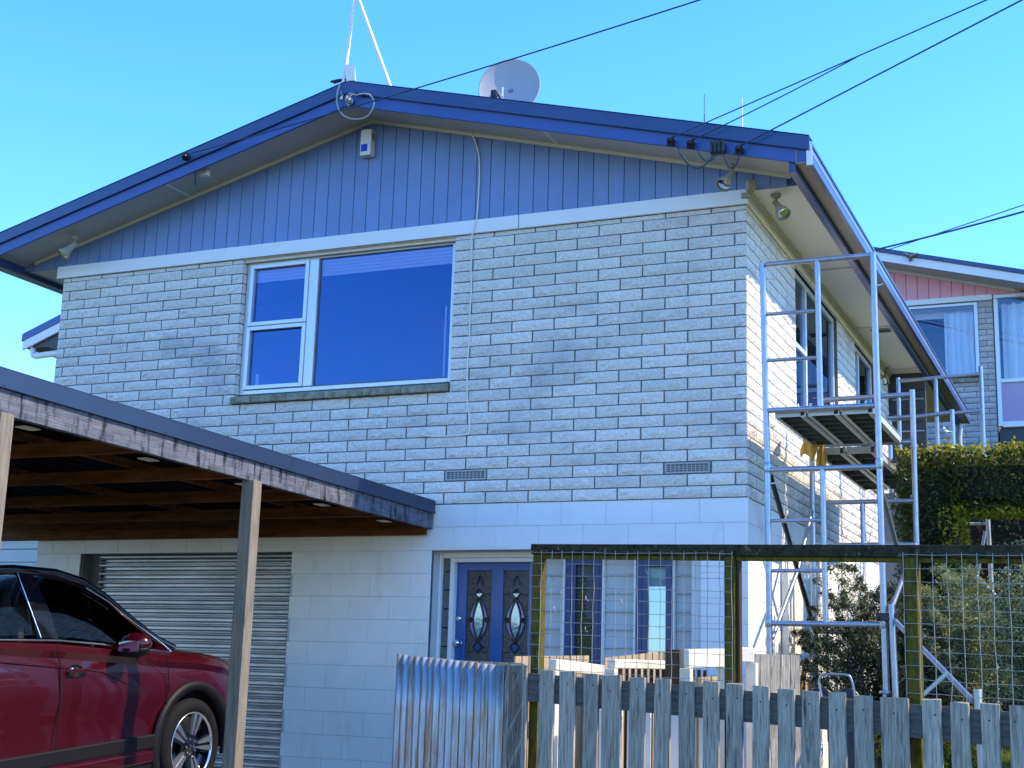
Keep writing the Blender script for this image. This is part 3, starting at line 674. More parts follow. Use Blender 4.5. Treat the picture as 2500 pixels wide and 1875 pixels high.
mb=MB(); v=[];f=[]; n=200
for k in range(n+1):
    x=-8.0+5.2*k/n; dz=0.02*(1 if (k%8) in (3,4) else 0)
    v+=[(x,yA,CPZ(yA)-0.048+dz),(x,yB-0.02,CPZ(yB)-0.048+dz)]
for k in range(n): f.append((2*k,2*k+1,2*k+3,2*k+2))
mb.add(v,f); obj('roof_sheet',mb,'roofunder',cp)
for (x,y) in ((-2.80,-2.77),(-2.80,-5.17)):
    g=gz(x,y); mb=MB(); mb.box(x-0.05,x+0.05,y-0.05,y+0.05,g-0.02,CPZ(y)-0.235); obj('post',mb,'postwood',cp,bevel=0.004)
for y in (-4.85,-3.77,-2.70,-1.65,-0.65):
    mb=MB(); mb.box(-2.98,-2.90,y-0.02,y+0.10,CPZ(y)-0.245,CPZ(y)-0.238); obj('packing_block',mb,'trimcream',cp)
mb=MB()
for (y) in (-1.0,-2.4,-3.8,-5.2): mb.tube([(-2.77,y,CPZ(y)-0.09),(-2.764,y,CPZ(y)-0.09)],0.006,8)
obj('screw',mb,'darkplastic',cp)
# ------------------------------------------------------------ the car
car=thing('parked_car','dark red SUV with black roof parked nose-in under the carport','car',(-4.4,-2.24,0.245),(R(4.6),0,0),local=True)
def loft(sections,close=True):
    mb=MB(); n=len(sections[0]); v=[p for s in sections for p in s]; f=[]
    for i in range(len(sections)-1):
        for k in range(n-1): f.append((i*n+k,i*n+k+1,(i+1)*n+k+1,(i+1)*n+k))
    f.append(tuple(range(n))); f.append(tuple(reversed([ (len(sections)-1)*n+k for k in range(n)])))
    mb.add(v,f,True); return mb
# lower body: y = forward, front axle at 0.  (y, halfwidth, z_top centre, z_shoulder)
ST=[(-3.50,0.62,1.02,0.98,0.40),(-3.46,0.74,1.08,1.03,0.34),(-3.30,0.85,1.14,1.10,0.28),(-3.0,0.885,1.20,1.17,0.26),(-2.67,0.895,1.215,1.185,0.25),(-2.2,0.90,1.21,1.18,0.24),(-1.9,0.90,1.205,1.175,0.24),(-1.4,0.90,1.165,1.13,0.24),(-1.0,0.90,1.12,1.085,0.24),(-0.6,0.895,1.085,1.045,0.24),(-0.35,0.89,1.08,1.01,0.25),(-0.1,0.89,1.065,0.985,0.26),(0.15,0.885,1.035,0.96,0.27),(0.4,0.875,1.0,0.92,0.28),(0.6,0.84,0.955,0.865,0.30),(0.75,0.77,0.90,0.80,0.33),(0.86,0.66,0.83,0.72,0.36),(0.93,0.45,0.74,0.64,0.40)]
secs=[]
for (y,w,zt,zs,zb) in ST:
    h=[]
    prof=[(0.0,zt+0.0),(0.35,zt-0.002),(0.70,zt-0.018),(0.88,zt-0.04),(0.955,zs),(0.985,zs-0.045),(0.968,zs-0.09),(1.0,zs-0.155),(1.008,(zs+zb)/2+0.08),(0.992,(zs+zb)/2-0.03),(0.985,zb+0.22),(1.01,zb+0.14),(1.0,zb+0.04),(0.93,zb)]
    half=[(w*a,y,z) for a,z in prof]
    ring=half+[(-p[0],p[1],p[2]) for p in reversed(half[1:])]
    # order: centre top -> right side -> bottom right -> bottom left -> left side -> top
    secs.append(half+[(-w*a,y,z) for a,z in reversed(prof[1:])]+[half[0]])
body=loft(secs)
bo=obj('body',body,'carred',car)
bo.modifiers.new('weld','WELD')
# wheel arches cut out of the body
for (yy) in (0.0,-2.67):
    for sx in (-1,1):
        pass
def cyl_cut(yy):
    mb=MB(); n=40; r=0.405
    a=[( -1.1,yy+r*math.cos(2*math.pi*k/n),0.34+r*math.sin(2*math.pi*k/n)) for k in range(n)]
    b=[( 1.1,p[1],p[2]) for p in a]
    mb.add(a+b,[tuple(range(n)),tuple(range(2*n-1,n-1,-1))]+[(k,(k+1)%n,n+(k+1)%n,n+k) for k in range(n)]); return mb
import bmesh as _b
def apply_boolean(target,cutters):
    for c in cutters:
        md=target.modifiers.new('cut','BOOLEAN'); md.operation='DIFFERENCE'; md.solver='EXACT'; md.object=c
    dg=bpy.context.evaluated_depsgraph_get(); me=bpy.data.meshes.new_from_object(target.evaluated_get(dg))
    target.modifiers.clear(); target.data=me
cut=[]
for yy in (0.0,-2.67):
    c=obj('cutter',cyl_cut(yy),None,car); cut.append(c)
bpy.context.view_layer.update()
apply_boolean(bo,cut)
for c in cut: bpy.data.objects.remove(c,do_unlink=True)
bo.data.materials.clear(); bo.data.materials.append(MAT['carred'])
for p in bo.data.polygons: p.use_smooth=True; p.material_index=0
try:
    md=bo.modifiers.new('es','EDGE_SPLIT'); md.split_angle=R(32)
except Exception: pass
# liner
mb=MB()
mb.box(-0.80,0.80,-3.2,0.55,0.30,0.80); obj('underbody',mb,'carblack',car)
# arch cladding rings + sill cladding
for sx in (1,-1):
    for yy in (0.0,-2.67):
        mb=MB(); n=26; v=[];f=[]
        for k in range(n+1):
            a=R(-14)+R(208)*k/n
            for r_,x_ in ((0.395,0.86),(0.398,0.918),(0.455,0.925),(0.465,0.90)):
                v.append((sx*x_,yy+r_*math.cos(a),0.34+r_*math.sin(a)))
        for k in range(n):
            for q in range(3): f.append((k*4+q,k*4+q+1,(k+1)*4+q+1,(k+1)*4+q))
        mb.add(v,f,True); obj('arch_cladding',mb,'carblack',car)
    mb=MB(); mb.box(sx*0.895-0.02,sx*0.895+0.02,-2.24,-0.43,0.38,0.475); obj('sill_cladding',mb,'carblack',car,bevel=0.01)
    mb=MB(); mb.box(sx*0.90-0.012,sx*0.90+0.02,-2.2,-0.46,0.29,0.365); obj('sill_strip',mb,'carred',car,bevel=0.01)
    mb=MB(); mb.box(sx*0.88-0.02,sx*0.88+0.02,-2.24,-0.43,0.19,0.285); obj('sill_base',mb,'carblack',car,bevel=0.01)
# greenhouse
def gh(y,w0,z0,w1,z1): return None
GS=[(-3.30,0.70,1.14,0.62,1.22),(-3.05,0.80,1.18,0.62,1.42),(-2.7,0.83,1.20,0.63,1.56),(-2.2,0.84,1.195,0.635,1.605),(-1.6,0.84,1.18,0.64,1.615),(-1.2,0.84,1.145,0.63,1.59),(-0.95,0.838,1.115,0.62,1.54),(-0.70,0.83,1.085,0.60,1.44),(-0.45,0.82,1.05,0.62,1.28),(-0.22,0.80,1.02,0.66,1.13),(-0.02,0.76,1.00,0.72,1.03)]
# roof skin
mb=MB(); v=[];f=[]
for (y,w0,z0,w1,z1) in GS[:7]:
    for t in (-1,-0.96,-0.8,-0.4,0,0.4,0.8,0.96,1): v.append((w1*t,y,z1+0.06*(1-t*t)*0.8+ (0.0 if abs(t)<1 else -0.02)))
n=9
for i in range(6):
    for k in range(n-1): f.append((i*n+k,i*n+k+1,(i+1)*n+k+1,(i+1)*n+k))
mb.add(v,f,True); ro=obj('roof',mb,'cargloss',car); md=ro.modifiers.new('s','SOLIDIFY'); md.thickness=0.02
# side glass: front door, rear door, quarter
def P(y,t,sx,out=0.0):
    # interpolate greenhouse section at y, t from beltline 0 to roof 1
    for a,b in zip(GS[:-1],GS[1:]):
        if a[0]<=y<=b[0]:
            s=(y-a[0])/(b[0]-a[0]); w0,z0,w1,z1=[a[i]+(b[i]-a[i])*s for i in (1,2,3,4)]
            return Vector((sx*(w0+(w1-w0)*t+out+0.02*math.sin(t*math.pi)),y,z0+(z1-z0)*t))
    return Vector((0,y,1))
def glasspanel(ys_top,ys_bot,sx,name,m,t0=0.03,t1=0.93,out=0.0,N=10):
    mb=MB(); v=[];f=[]
    for i in range(N+1):
        for j in range(7):
            t=t0+(t1-t0)*j/6; yb=ys_bot[0]+(ys_bot[1]-ys_bot[0])*i/N; yt=ys_top[0]+(ys_top[1]-ys_top[0])*i/N
            y=yb+(yt-yb)*j/6; v.append(P(y,t,sx,out))
    for i in range(N):
        for j in range(6): f.append((i*7+j,i*7+j+1,(i+1)*7+j+1,(i+1)*7+j))
    mb.add(v,f,True); return obj(name,mb,m,car)
for sx in (1,-1):
    glasspanel((-1.43,-0.86),(-1.37,-0.30),sx,'front_door_glass','carglass')
    glasspanel((-2.35,-1.60),(-2.42,-1.56),sx,'rear_door_glass','carglass')
    glasspanel((-1.60,-1.43),(-1.56,-1.37),sx,'centre_pillar','cargloss',0,1,0.006,2)
    glasspanel((-3.0,-2.35),(-3.15,-2.42),sx,'rear_quarter','cargloss',0,1,0.004,4)
    # A pillar and roof rail
    pts=[P(y,t,sx,0.012) for y,t in ((-2.9,0.96),(-2.2,0.96),(-1.6,0.97),(-1.2,0.97),(-0.95,0.96),(-0.70,0.95),(-0.45,0.93),(-0.22,0.9),(-0.06,0.7))]
    mb=MB(); mb.tube(pts,0.030,8); obj('roof_rail',mb,'cargloss',car)
    pts=[P(y,t,sx,0.030) for y,t in ((-0.95,0.86),(-0.70,0.84),(-0.45,0.78),(-0.22,0.5),(-0.17,0.05))]
    mb=MB(); mb.tube(pts,0.006,6); obj('pillar_trim',mb,'chrome',car)
    pts=[P(y,-0.02,sx,0.030) for y in (-2.9,-2.4,-1.9,-1.4,-1.0,-0.6,-0.2)]
    mb=MB(); mb.tube(pts,0.008,6); obj('belt_trim',mb,'chrome',car)
    mb=MB(); mb.tube([P(-1.58,0.95,sx,0.02),P(-1.56,0.0,sx,0.035)],0.004,5); obj('pillar_edge',mb,'chrome',car)
    # mirror
    mb=MB(); mx=Matrix.Translation((sx*1.0,-0.79,1.105))@Matrix.Diagonal((0.115,0.085,0.075,1))
    mb.lathe([(0.0,-1),(0.45,-0.9),(0.8,-0.6),(1,-0.1),(1,0.2),(0.82,0.65),(0.45,0.92),(0,1)],mx,16); mi=obj('wing_mirror',mb,'carred',car)
    mb=MB(); mx=Matrix.Translation((sx*0.99,-0.80,1.075))@Matrix.Diagonal((0.118,0.09,0.06,1))
    mb.lathe([(0.0,-1),(0.45,-0.9),(0.8,-0.6),(1,-0.1),(0.96,0.1),(0,0.12)],mx,16); mb.beam((sx*0.84,-0.74,1.04),(sx*0.96,-0.78,1.05),0.10,0.05); obj('mirror_base',mb,'carblack',mi)
    mb=MB(); mb.box(sx*0.99-0.06,sx*0.99+0.10,-0.883,-0.878,1.06,1.13); obj('mirror_glass',mb,'chrome',mi)
    # handles
    for yy,zz in ((-1.25,0.955),(-2.15,1.00)):
        mb=MB(); mx=Matrix.Translation((sx*0.925,yy,zz)); mb.box(-0.008,0.012,-0.10,0.10,-0.014,0.014,mx); obj('door_handle',mb,'carred',car,bevel=0.008)
        mb=MB(); mx=Matrix.Translation((sx*0.902,yy-0.02,zz))@Matrix.Rotation(R(90),4,'Y')@Matrix.Diagonal((0.04,0.07,0.01,1)); mb.lathe([(0,1),(1,0.6),(1,0)],mx,16); obj('handle_recess',mb,'cargloss',car)
    # door shut lines
    for L in ([(-0.33,0.99),(-0.30,0.80),(-0.33,0.62),(-0.36,0.46)],[(-1.45,1.12),(-1.41,0.98),(-1.40,0.80),(-1.42,0.60),(-1.43,0.46)]):
        mb=MB(); mb.tube([(sx*0.909,y,z) for y,z in L],0.004,5); obj('shut_line',mb,'carblack',car)
    # character crease
    mb=MB(); mb.tube([(sx*0.895,-2.3,1.06),(sx*0.898,-1.9,1.045),(sx*0.902,-1.42,0.985),(sx*0.904,-1.0,0.93),(sx*0.902,-0.65,0.80)],0.006,6,r2_=0.002); obj('side_crease',mb,'carred',car)
# windscreen + interior
mb=MB(); v=[];f=[]
for i,(y,w0,z0,w1,z1) in enumerate(GS[6:]):
    for t in (-1,-0.6,-0.2,0.2,0.6,1): v.append((w1*t*0.96,y+0.05*(1-t*t),z1+0.02*(1-t*t)))
for i in range(len(GS[6:])-1):
    for k in range(5): f.append((i*6+k,i*6+k+1,(i+1)*6+k+1,(i+1)*6+k))
mb.add(v,f,True); obj('windscreen',mb,'carglass',car)
mb=MB(); mb.box(-0.70,0.70,-3.0,-2.55,0.9,1.25); mb.box(-0.7,0.7,-0.35,0.0,0.85,1.02); obj('interior_trim',mb,'seat',car)
for sx in (-0.38,0.38):
    for yy in (-1.45,-2.35):
        mb=MB(); mb.box(sx-0.22,sx+0.22,yy-0.06,yy+0.06,0.75,1.28,Matrix.Rotation(0,4,'X')); mb.box(sx-0.12,sx+0.12,yy-0.05,yy+0.04,1.29,1.47); obj('seat',mb,'seat',car,bevel=0.04)
mb=MB(); mx=Matrix.Translation((0.38,-0.72,1.0))@Matrix.Rotation(R(65),4,'X'); n=24
mb.tube([mx@Vector((0.18*math.cos(2*math.pi*k/n),0.18*math.sin(2*math.pi*k/n),0)) for k in range(n+1)],0.014,8); obj('steering_wheel',mb,'seat',car)
# bonnet edge, headlight, front lights
mb=MB(); mb.tube([(0.80,-0.12,1.02),(0.79,0.2,0.985),(0.74,0.5,0.94),(0.66,0.72,0.86)],0.006,6); mb.tube([(-0.80,-0.12,1.02),(-0.79,0.2,0.985),(-0.74,0.5,0.94),(-0.66,0.72,0.86)],0.006,6); obj('bonnet_line',mb,'carblack',car)
for sx in (-1,1):
    mb=MB(); mx=Matrix.Translation((sx*0.72,0.66,0.78))@Matrix.Rotation(sx*R(35),4,'Z')@Matrix.Diagonal((0.16,0.14,0.05,1)); mb.lathe([(0.0,-1),(0.7,-0.7),(1,0),(0.7,0.7),(0,1)],mx,14); obj('headlight',mb,'chrome',car)
    mb=MB(); mx=Matrix.Translation((sx*0.72,-3.38,0.95))@Matrix.Diagonal((0.15,0.10,0.08,1)); mb.lathe([(0.0,-1),(0.7,-0.7),(1,0),(0.7,0.7),(0,1)],mx,14); obj('tail_light',mb,'carred',car)
# wheels
def wheel(sx,yy):
    mx=Matrix.Translation((sx*0.80,yy,0.34))@Matrix.Rotation(R(90)*sx,4,'Y')
    mb=MB(); mb.lathe([(0.235,-0.10),(0.30,-0.11),(0.335,-0.095),(0.343,-0.05),(0.343,0.05),(0.335,0.085),(0.30,0.105),(0.245,0.10),(0.238,0.08)],mx,40); ty=obj('tyre',mb,'tyre',car)
    mb=MB(); mb.lathe([(0.0,0.02),(0.20,0.02),(0.232,0.05),(0.232,0.09)],mx,32); obj('rim_barrel',mb,'cargloss',ty)
    mb=MB(); mb.lathe([(0.230,0.088),(0.236,0.100),(0.243,0.100),(0.245,0.088)],mx,40)
    rim=mb
    for k in range(5):
        a0=2*math.pi*k/5+R(90)
        for s in (-1,1):
            # pair of tapered spokes
            def q(r,da,z): return mx@Vector((r*math.cos(a0+da),r*math.sin(a0+da),z))
            v=[q(0.085,s*0.10,0.088),q(0.085,s*0.26,0.088),q(0.233,s*0.235,0.098),q(0.233,s*0.055,0.098),q(0.085,s*0.10,0.06),q(0.085,s*0.26,0.06),q(0.233,s*0.235,0.07),q(0.233,s*0.055,0.07)]
            rim.add(v,[(0,1,2,3),(7,6,5,4),(0,4,5,1),(1,5,6,2),(2,6,7,3),(3,7,4,0)])
    obj('spokes',rim,'alloy',ty)
    mb=MB()
    for k in range(5):
        a0=2*math.pi*k/5+R(90)
        def q(r,da,z): return mx@Vector((r*math.cos(a0+da),r*math.sin(a0+da),z))
        v=[q(0.03,-1.0,0.075),q(0.03,1.0,0.075),q(0.20,0.33,0.080),q(0.225,0.30,0.082),q(0.225,-0.30,0.082),q(0.20,-0.33,0.080)]
        mb.add(v,[(0,1,2,3,4,5)])
    mb.lathe([(0,0.085),(0.04,0.085),(0.055,0.078),(0.10,0.072)],mx,20); obj('hub',mb,'cargloss',ty)
    mb=MB()
    for k in range(5):
        a=2*math.pi*k/5+R(54); c=mx@Vector((0.055*math.cos(a),0.055*math.sin(a),0.085)); d=mx@Vector((0.055*math.cos(a),0.055*math.sin(a),0.094)); mb.tube([c,d],0.008,6)
    # three-diamond emblem on the cap
    for k in range(3):
        a=2*math.pi*k/3+R(90); 
        def qq(r,da): return mx@Vector((r*math.cos(a+da),r*math.sin(a+da),0.0865))
        mb.add([qq(0.003,0),qq(0.013,0.45),qq(0.022,0),qq(0.013,-0.45)],[(0,1,2,3)])
    obj('wheel_nuts',mb,'alloy',ty)
for sx in (1,-1):
    for yy in (0.0,-2.67): wheel(sx,yy)
# ------------------------------------------------------------ things on the house
# alarm siren box
sb_=thing('alarm_box','white alarm siren box with a blue square under the gable peak','alarm box',(-3.58,0,6.03))
mb=MB(); mb.box(-3.68,-3.565,-0.10,-0.012,5.905,6.165); obj('case',mb,'whiteplastic',sb_,bevel=0.008)
mb=MB(); mb.box(-3.665,-3.60,-0.104,-0.100,5.945,6.015); obj('blue_lens',mb,'cyanbox',sb_)
mb=MB()
for k in range(6): mb.box(-3.5655,-3.563,-0.085,-0.035,6.06+0.014*k,6.067+0.014*k)
obj('grille_slots',mb,'darkplastic',sb_)
# floodlights (par lamps): base up, arm down, lamp
def make_flood(label,loc,aim,cat='floodlight',flat=False,tilt=None):
    t=thing('floodlight',label,cat,loc,group='floodlights under the eaves',local=True)
    return t
fl0=thing('floodlight','weathered floodlight under the right end of the front gable soffit','floodlight',(-0.06,-0.25,5.305),group='floodlights under the eaves',local=True)
def flood_parts(t,aim):
    aim=Vector(aim).normalized()
    b=MB(); b.lathe([(0.0,-0.03),(0.03,-0.028),(0.045,-0.012),(0.045,0.002)],None,16); obj('mount',b,'creamplastic',t)
    k=Vector((0,0,-0.075)); b=MB(); b.tube([(0,0,-0.02),k],0.013,8); b.tube([k-aim*0.02,k+aim*0.04],0.026,10); obj('arm',b,'creamplastic',t)
    mx=Matrix.Translation(k+aim*0.03)@aim.to_track_quat('Z','Y').to_matrix().to_4x4()
    b=MB(); b.lathe([(0.028,0.0),(0.034,0.03),(0.036,0.055),(0.055,0.085),(0.062,0.12),(0.064,0.135),(0.058,0.135)],mx,20); lamp=obj('lamp_shade',b,'creamplastic',t)
    b=MB(); b.lathe([(0.0,0.128),(0.035,0.130),(0.060,0.120)],mx,20); obj('lens',b,'chrome',t)
flood_parts(fl0,(-0.25,-0.55,-0.75))
f2=copy_tree(fl0); f2.location=(-6.87,-0.26,5.375); f2['label']='floodlight under the far left end of the gable soffit'; f2.rotation_euler=(0,0,R(-10))
f3=copy_tree(fl0); f3.location=(0.205,0.19,5.168); f3['label']='floodlight hanging from the side soffit near the front corner'; f3.rotation_euler=(0,0,R(75))
f4=copy_tree(fl0); f4.location=(0.03,7.0,5.168); f4['label']='twin cream floodlight at the far end of the side soffit'; f4.rotation_euler=(0,0,R(20))
# movement sensor at the corner
ms=thing('movement_sensor','cream movement sensor on a bracket at the front corner of the band board','sensor',(0.02,-0.05,5.13))
mb=MB(); mx=Matrix.Translation((0.055,-0.075,5.165))@Matrix.Rotation(R(40),4,'Z')@Matrix.Rotation(R(-20),4,'X'); mb.box(-0.035,0.035,-0.04,0.03,-0.035,0.045,mx); obj('sensor_head',mb,'creamplastic',ms,bevel=0.006)
mb=MB(); mb.box(-0.03,0.05,-0.05,-0.032,5.085,5.13); mb.tube([(0.03,-0.045,5.12),(0.055,-0.07,5.16)],0.014,8); obj('bracket',mb,'creamplastic',ms)
# small junction box with tail on left soffit
jb=thing('junction_box','small white junction box with hanging tail under the left gable soffit','junction box',(-5.26,-0.34,5.84))
mb=MB(); mb.box(-5.30,-5.20,-0.39,-0.33,5.80,5.85); obj('case',mb,'whiteplastic',jb,bevel=0.004)
mb=MB(); mb.tube([(-5.33,-0.50,5.92),(-5.32,-0.47,5.86),(-5.31,-0.42,5.82),(-5.315,-0.40,5.74)],0.006,6); mb.tube([(-5.315,-0.40,5.75),(-5.315,-0.40,5.70)],0.010,6); obj('cable_tail',mb,'cable',jb)
# insulators on the right barge board
ins0=thing('line_insulator','black line insulator on the right barge board, leftmost of the three','insulator',(-0.485,-0.52,5.455),group='insulators on the right barge board',local=True)
mb=MB(); mx=Matrix.Rotation(R(90),4,'X'); mb.lathe([(0.0,0.0),(0.034,0.0),(0.034,0.012),(0.018,0.02),(0.03,0.03),(0.03,0.05),(0.015,0.058),(0.024,0.066),(0.0,0.075)],mx,14); obj('insulator_body',mb,'darkplastic',ins0)
mb=MB(); mb.tube([(-0.03,-0.01,-0.02),(0.0,-0.06,0.0),(0.04,-0.06,0.03)],0.010,6); mb.tube([(0,-0.03,0.03),(0.01,-0.05,-0.03)],0.008,6); obj('clamp',mb,'darkplastic',ins0)
i2=copy_tree(ins0); i2.location=(-0.317,-0.52,5.41); i2['label']='black line insulator beside the fuse box, middle of the three'
i3=copy_tree(ins0); i3.location=(0.083,-0.52,5.31); i3['label']='black line insulator right of the fuse box'
i4=copy_tree(ins0); i4.location=(-5.345,-0.52,5.945); i4['label']='insulator alone on the left barge board'; i4['group']='insulators on the left barge board'
i5=copy_tree(ins0); i5.location=(-3.555,-0.52,6.262); i5['label']='pale insulator hook at the gable peak'; i5['group']='insulators on the left barge board'
for c in i5.children: 
    c.data=c.data.copy(); c.data.materials.clear(); c.data.materials.append(MAT['dishgrey'])
fb_=thing('fuse_box','black fuse block between insulators on the right barge board','fuse box',(-0.10,-0.53,5.345))
mb=MB(); mb.box(-0.15,-0.03,-0.57,-0.52,5.295,5.385); 
for k in range(4): mb.box(-0.148+0.031*k,-0.125+0.031*k,-0.585,-0.57,5.30,5.40)
obj('case',mb,'darkplastic',fb_,bevel=0.004)
mb=MB()
def arc(a,b,sag,n=14):
    a=Vector(a);b=Vector(b); return [a.lerp(b,k/n)+Vector((0,0,-sag*4*(k/n)*(1-k/n))) for k in range(n+1)]
mb.tube(arc((-0.45,-0.55,5.44),(-0.12,-0.56,5.30),0.17),0.006,6); mb.tube(arc((-0.28,-0.55,5.39),(-0.09,-0.56,5.30),0.10),0.005,6); mb.tube(arc((-0.05,-0.56,5.30),(0.10,-0.55,5.30),0.14),0.006,6)
obj('jumper_wires',mb,'cable',fb_)
# overhead lines
def line(name,label,a,b,sag,r,extra=1.0,r2_=None):
    a=Vector(a);b=Vector(b); c=a+(b-a)*extra
    pts=[]
    n=40
    for k in range(n+1):
        t=k/n; p=a.lerp(c,t); pts.append(p+Vector((0,0,-sag*4*t*(1-t))))
    mb=MB(); mb.tube(pts,r,6,r2_=r2_); o=obj(name,mb,'cable'); tag(o,label,'power line','overhead lines to the house'); return o
line('overhead_line','overhead power line reaching the leftmost insulator on the right barge board',(-0.45,-0.56,5.49),(2.007,-0.708,6.183),0.0,0.005,4.2,0.008)
line('overhead_line','overhead power line joining the upper one, from the middle insulator',(-0.29,-0.56,5.44),(1.075,-0.652,5.921),0.012,0.005,1.0)
line('overhead_line','lowest overhead power line, from the insulator right of the fuse box',(0.11,-0.56,5.34),(2.249,-0.602,6.191),0.0,0.006,4.2,0.009)
line('overhead_line','long telephone line crossing the gable from the left insulator',(-5.32,-0.56,5.96),(-0.344,-1.132,6.399),0.09,0.006,1.9,0.007)
line('overhead_line','twisted service line running to the peak of the pink house',(-0.9,11.7,8.22),(1.75,9.4,8.00),0.12,0.015,3.0)
line('overhead_line','thin line beside the twisted service line over the pink house',(-0.65,11.7,8.20),(1.75,9.5,8.06),0.03,0.008,3.0)
# white looped coax at the peak
loop=[(-3.664,6.431),(-3.685,6.339),(-3.684,6.263),(-3.654,6.177),(-3.596,6.113),(-3.526,6.078),(-3.458,6.062),(-3.391,6.062),(-3.333,6.088),(-3.296,6.145),(-3.286,6.199),(-3.306,6.252),(-3.345,6.289),(-3.399,6.303),(-3.446,6.304),(-3.479,6.30),(-3.514,6.314),(-3.549,6.329),(-3.581,6.311),(-3.586,6.274),(-3.555,6.207)]
mb=MB(); mb.tube([(x,-0.55,z) for x,z in loop],0.0075,8); tag(obj('coax_loop',mb,'dishgrey'),'looped white aerial cable hanging at the gable peak','cable')
# white cable down the front
pts=[(-2.543,-0.035,6.0),(-2.50,-0.03,5.90),(-2.470,-0.02,5.78),(-2.457,-0.02,5.62),(-2.458,-0.02,5.446),(-2.465,-0.025,5.2),(-2.483,-0.042,5.08),(-2.50,-0.042,5.0),(-2.508,-0.02,4.90),(-2.512,-0.014,4.718),(-2.499,-0.014,4.54),(-2.506,-0.014,4.285),(-2.498,-0.014,4.094),(-2.51,-0.014,3.891),(-2.506,-0.014,3.656),(-2.493,-0.014,3.469),(-2.468,-0.014,3.345),(-2.471,-0.014,3.222),(-2.504,-0.014,3.205),(-2.664,-0.014,3.199),(-2.834,-0.014,3.203),(-2.954,-0.016,3.225)]
# smooth (Catmull-Rom)
def smooth(pts,n=4):
    P_=[Vector(p) for p in pts]; out=[]
    for i in range(len(P_)-1):
        p0=P_[max(i-1,0)];p1=P_[i];p2=P_[i+1];p3=P_[min(i+2,len(P_)-1)]
        for k in range(n):
            t=k/n; out.append(0.5*((2*p1)+(-p0+p2)*t+(2*p0-5*p1+4*p2-p3)*t*t+(-p0+3*p1-3*p2+p3)*t**3))
    out.append(P_[-1]); return out
mb=MB(); mb.tube(smooth(pts),0.0065,7); tag(obj('dangling_cable',mb,'whiteplastic'),'loose white cable hanging down the gable and brick wall beside the window','cable')
# aerial mast: two legs of an A with panel antenna
am=thing('antenna_mast','white A-shaped pipe mast at the gable peak with a small panel antenna','antenna',(-3.64,-0.48,6.35))
mb=MB(); mb.tube([(-3.662,-0.50,6.30),(-3.600,-0.48,7.42)],0.020,10); obj('mast_pole',mb,'trim',am)
mb=MB(); mb.tube([(-3.175,-0.46,6.36),(-3.610,-0.47,7.42)],0.018,10); obj('stay_pole',mb,'trim',am)
mb=MB(); mx=Matrix.Translation((-3.585,-0.50,6.55))@Matrix.Rotation(R(25),4,'Z')@Matrix.Rotation(R(-8),4,'Y'); mb.box(-0.045,0.045,-0.03,0.03,-0.085,0.085,mx); obj('panel_antenna',mb,'whiteplastic',am,bevel=0.01)
mb=MB(); mb.tube([(-3.575,-0.50,6.47),(-3.51,-0.46,6.40)],0.020,8); mb.tube([(-3.70,-0.5,6.33),(-3.69,-0.5,6.42)],0.014,8); obj('pole_clamp',mb,'trim',am)
mb=MB(); mb.tube([(-3.79,-0.50,6.50),(-3.70,-0.50,6.505),(-3.60,-0.50,6.49),(-3.55,-0.5,6.43)],0.012,6); mb.tube([(-3.76,-0.50,6.48),(-3.68,-0.5,6.49)],0.008,6); mb.tube([(-3.655,-0.50,6.33),(-3.60,-0.51,6.28)],0.014,6); mb.tube([(-3.53,-0.5,6.40),(-3.49,-0.52,6.33),(-3.42,-0.52,6.30)],0.008,6); obj('bracket',mb,'darkplastic',am)
# satellite dish
sd=thing('satellite_dish','round pale grey satellite dish standing on the right roof slope','satellite dish',(-2.33,0.35,6.1))
ax=Vector((0.25,-1.0,0.22)).normalized(); ctr=Vector((-2.335,0.30,6.565)); mx=Matrix.Translation(ctr)@ax.to_track_quat('Z','Y').to_matrix().to_4x4()@Matrix.Diagonal((0.985,1.06,1,1))
mb=MB(); mb.lathe([(0.0,-0.045),(0.08,-0.042),(0.16,-0.032),(0.24,-0.013),(0.29,0.004),(0.298,0.008),(0.300,0.0),(0.29,-0.006),(0.16,-0.045),(0.0,-0.058)],mx,48); obj('reflector',mb,'dishgrey',sd)
mb=MB(); mb.tube([ctr+Vector((0,0.03,-0.02)),ctr+Vector((0,0.12,-0.05)),(-2.33,0.42,6.08)],0.022,8); obj('mount_pole',mb,'galv',sd)
mb=MB(); mb.tube([ctr+Vector((0.02,-0.03,-0.27)),ctr+Vector((0.03,-0.20,-0.24)),ctr+Vector((0.0,-0.30,-0.16))],0.009,6); mb.box(-2.375,-2.325,-0.02,0.03,6.345,6.405); obj('feed_arm',mb,'darkplastic',sd)
mb=MB(); mb.box(-2.36+0.09,-2.36+0.105,-0.02,0.0,6.33,6.42); mb.box(-2.42,-2.385,-0.01,0.02,6.33,6.36); obj('bracket',mb,'alu',sd)
# thin whip antennas behind the roof
for (x,lab,m,r) in ((-1.505,'thin dark whip aerial behind the right roof slope, left of the pair','cable',0.006),(-1.055,'pale whip aerial behind the right roof slope, right of the pair','trim',0.009)):
    mb=MB(); zt=7.90 if x<-1.2 else 7.79; mb.tube([(x,4.0,5.8),(x,4.0,zt-0.25)],r*1.2,6); mb.tube([(x,4.0,zt-0.25),(x,4.0,zt)],r*0.7,6); tag(obj('whip_aerial',mb,m),lab,'aerial')
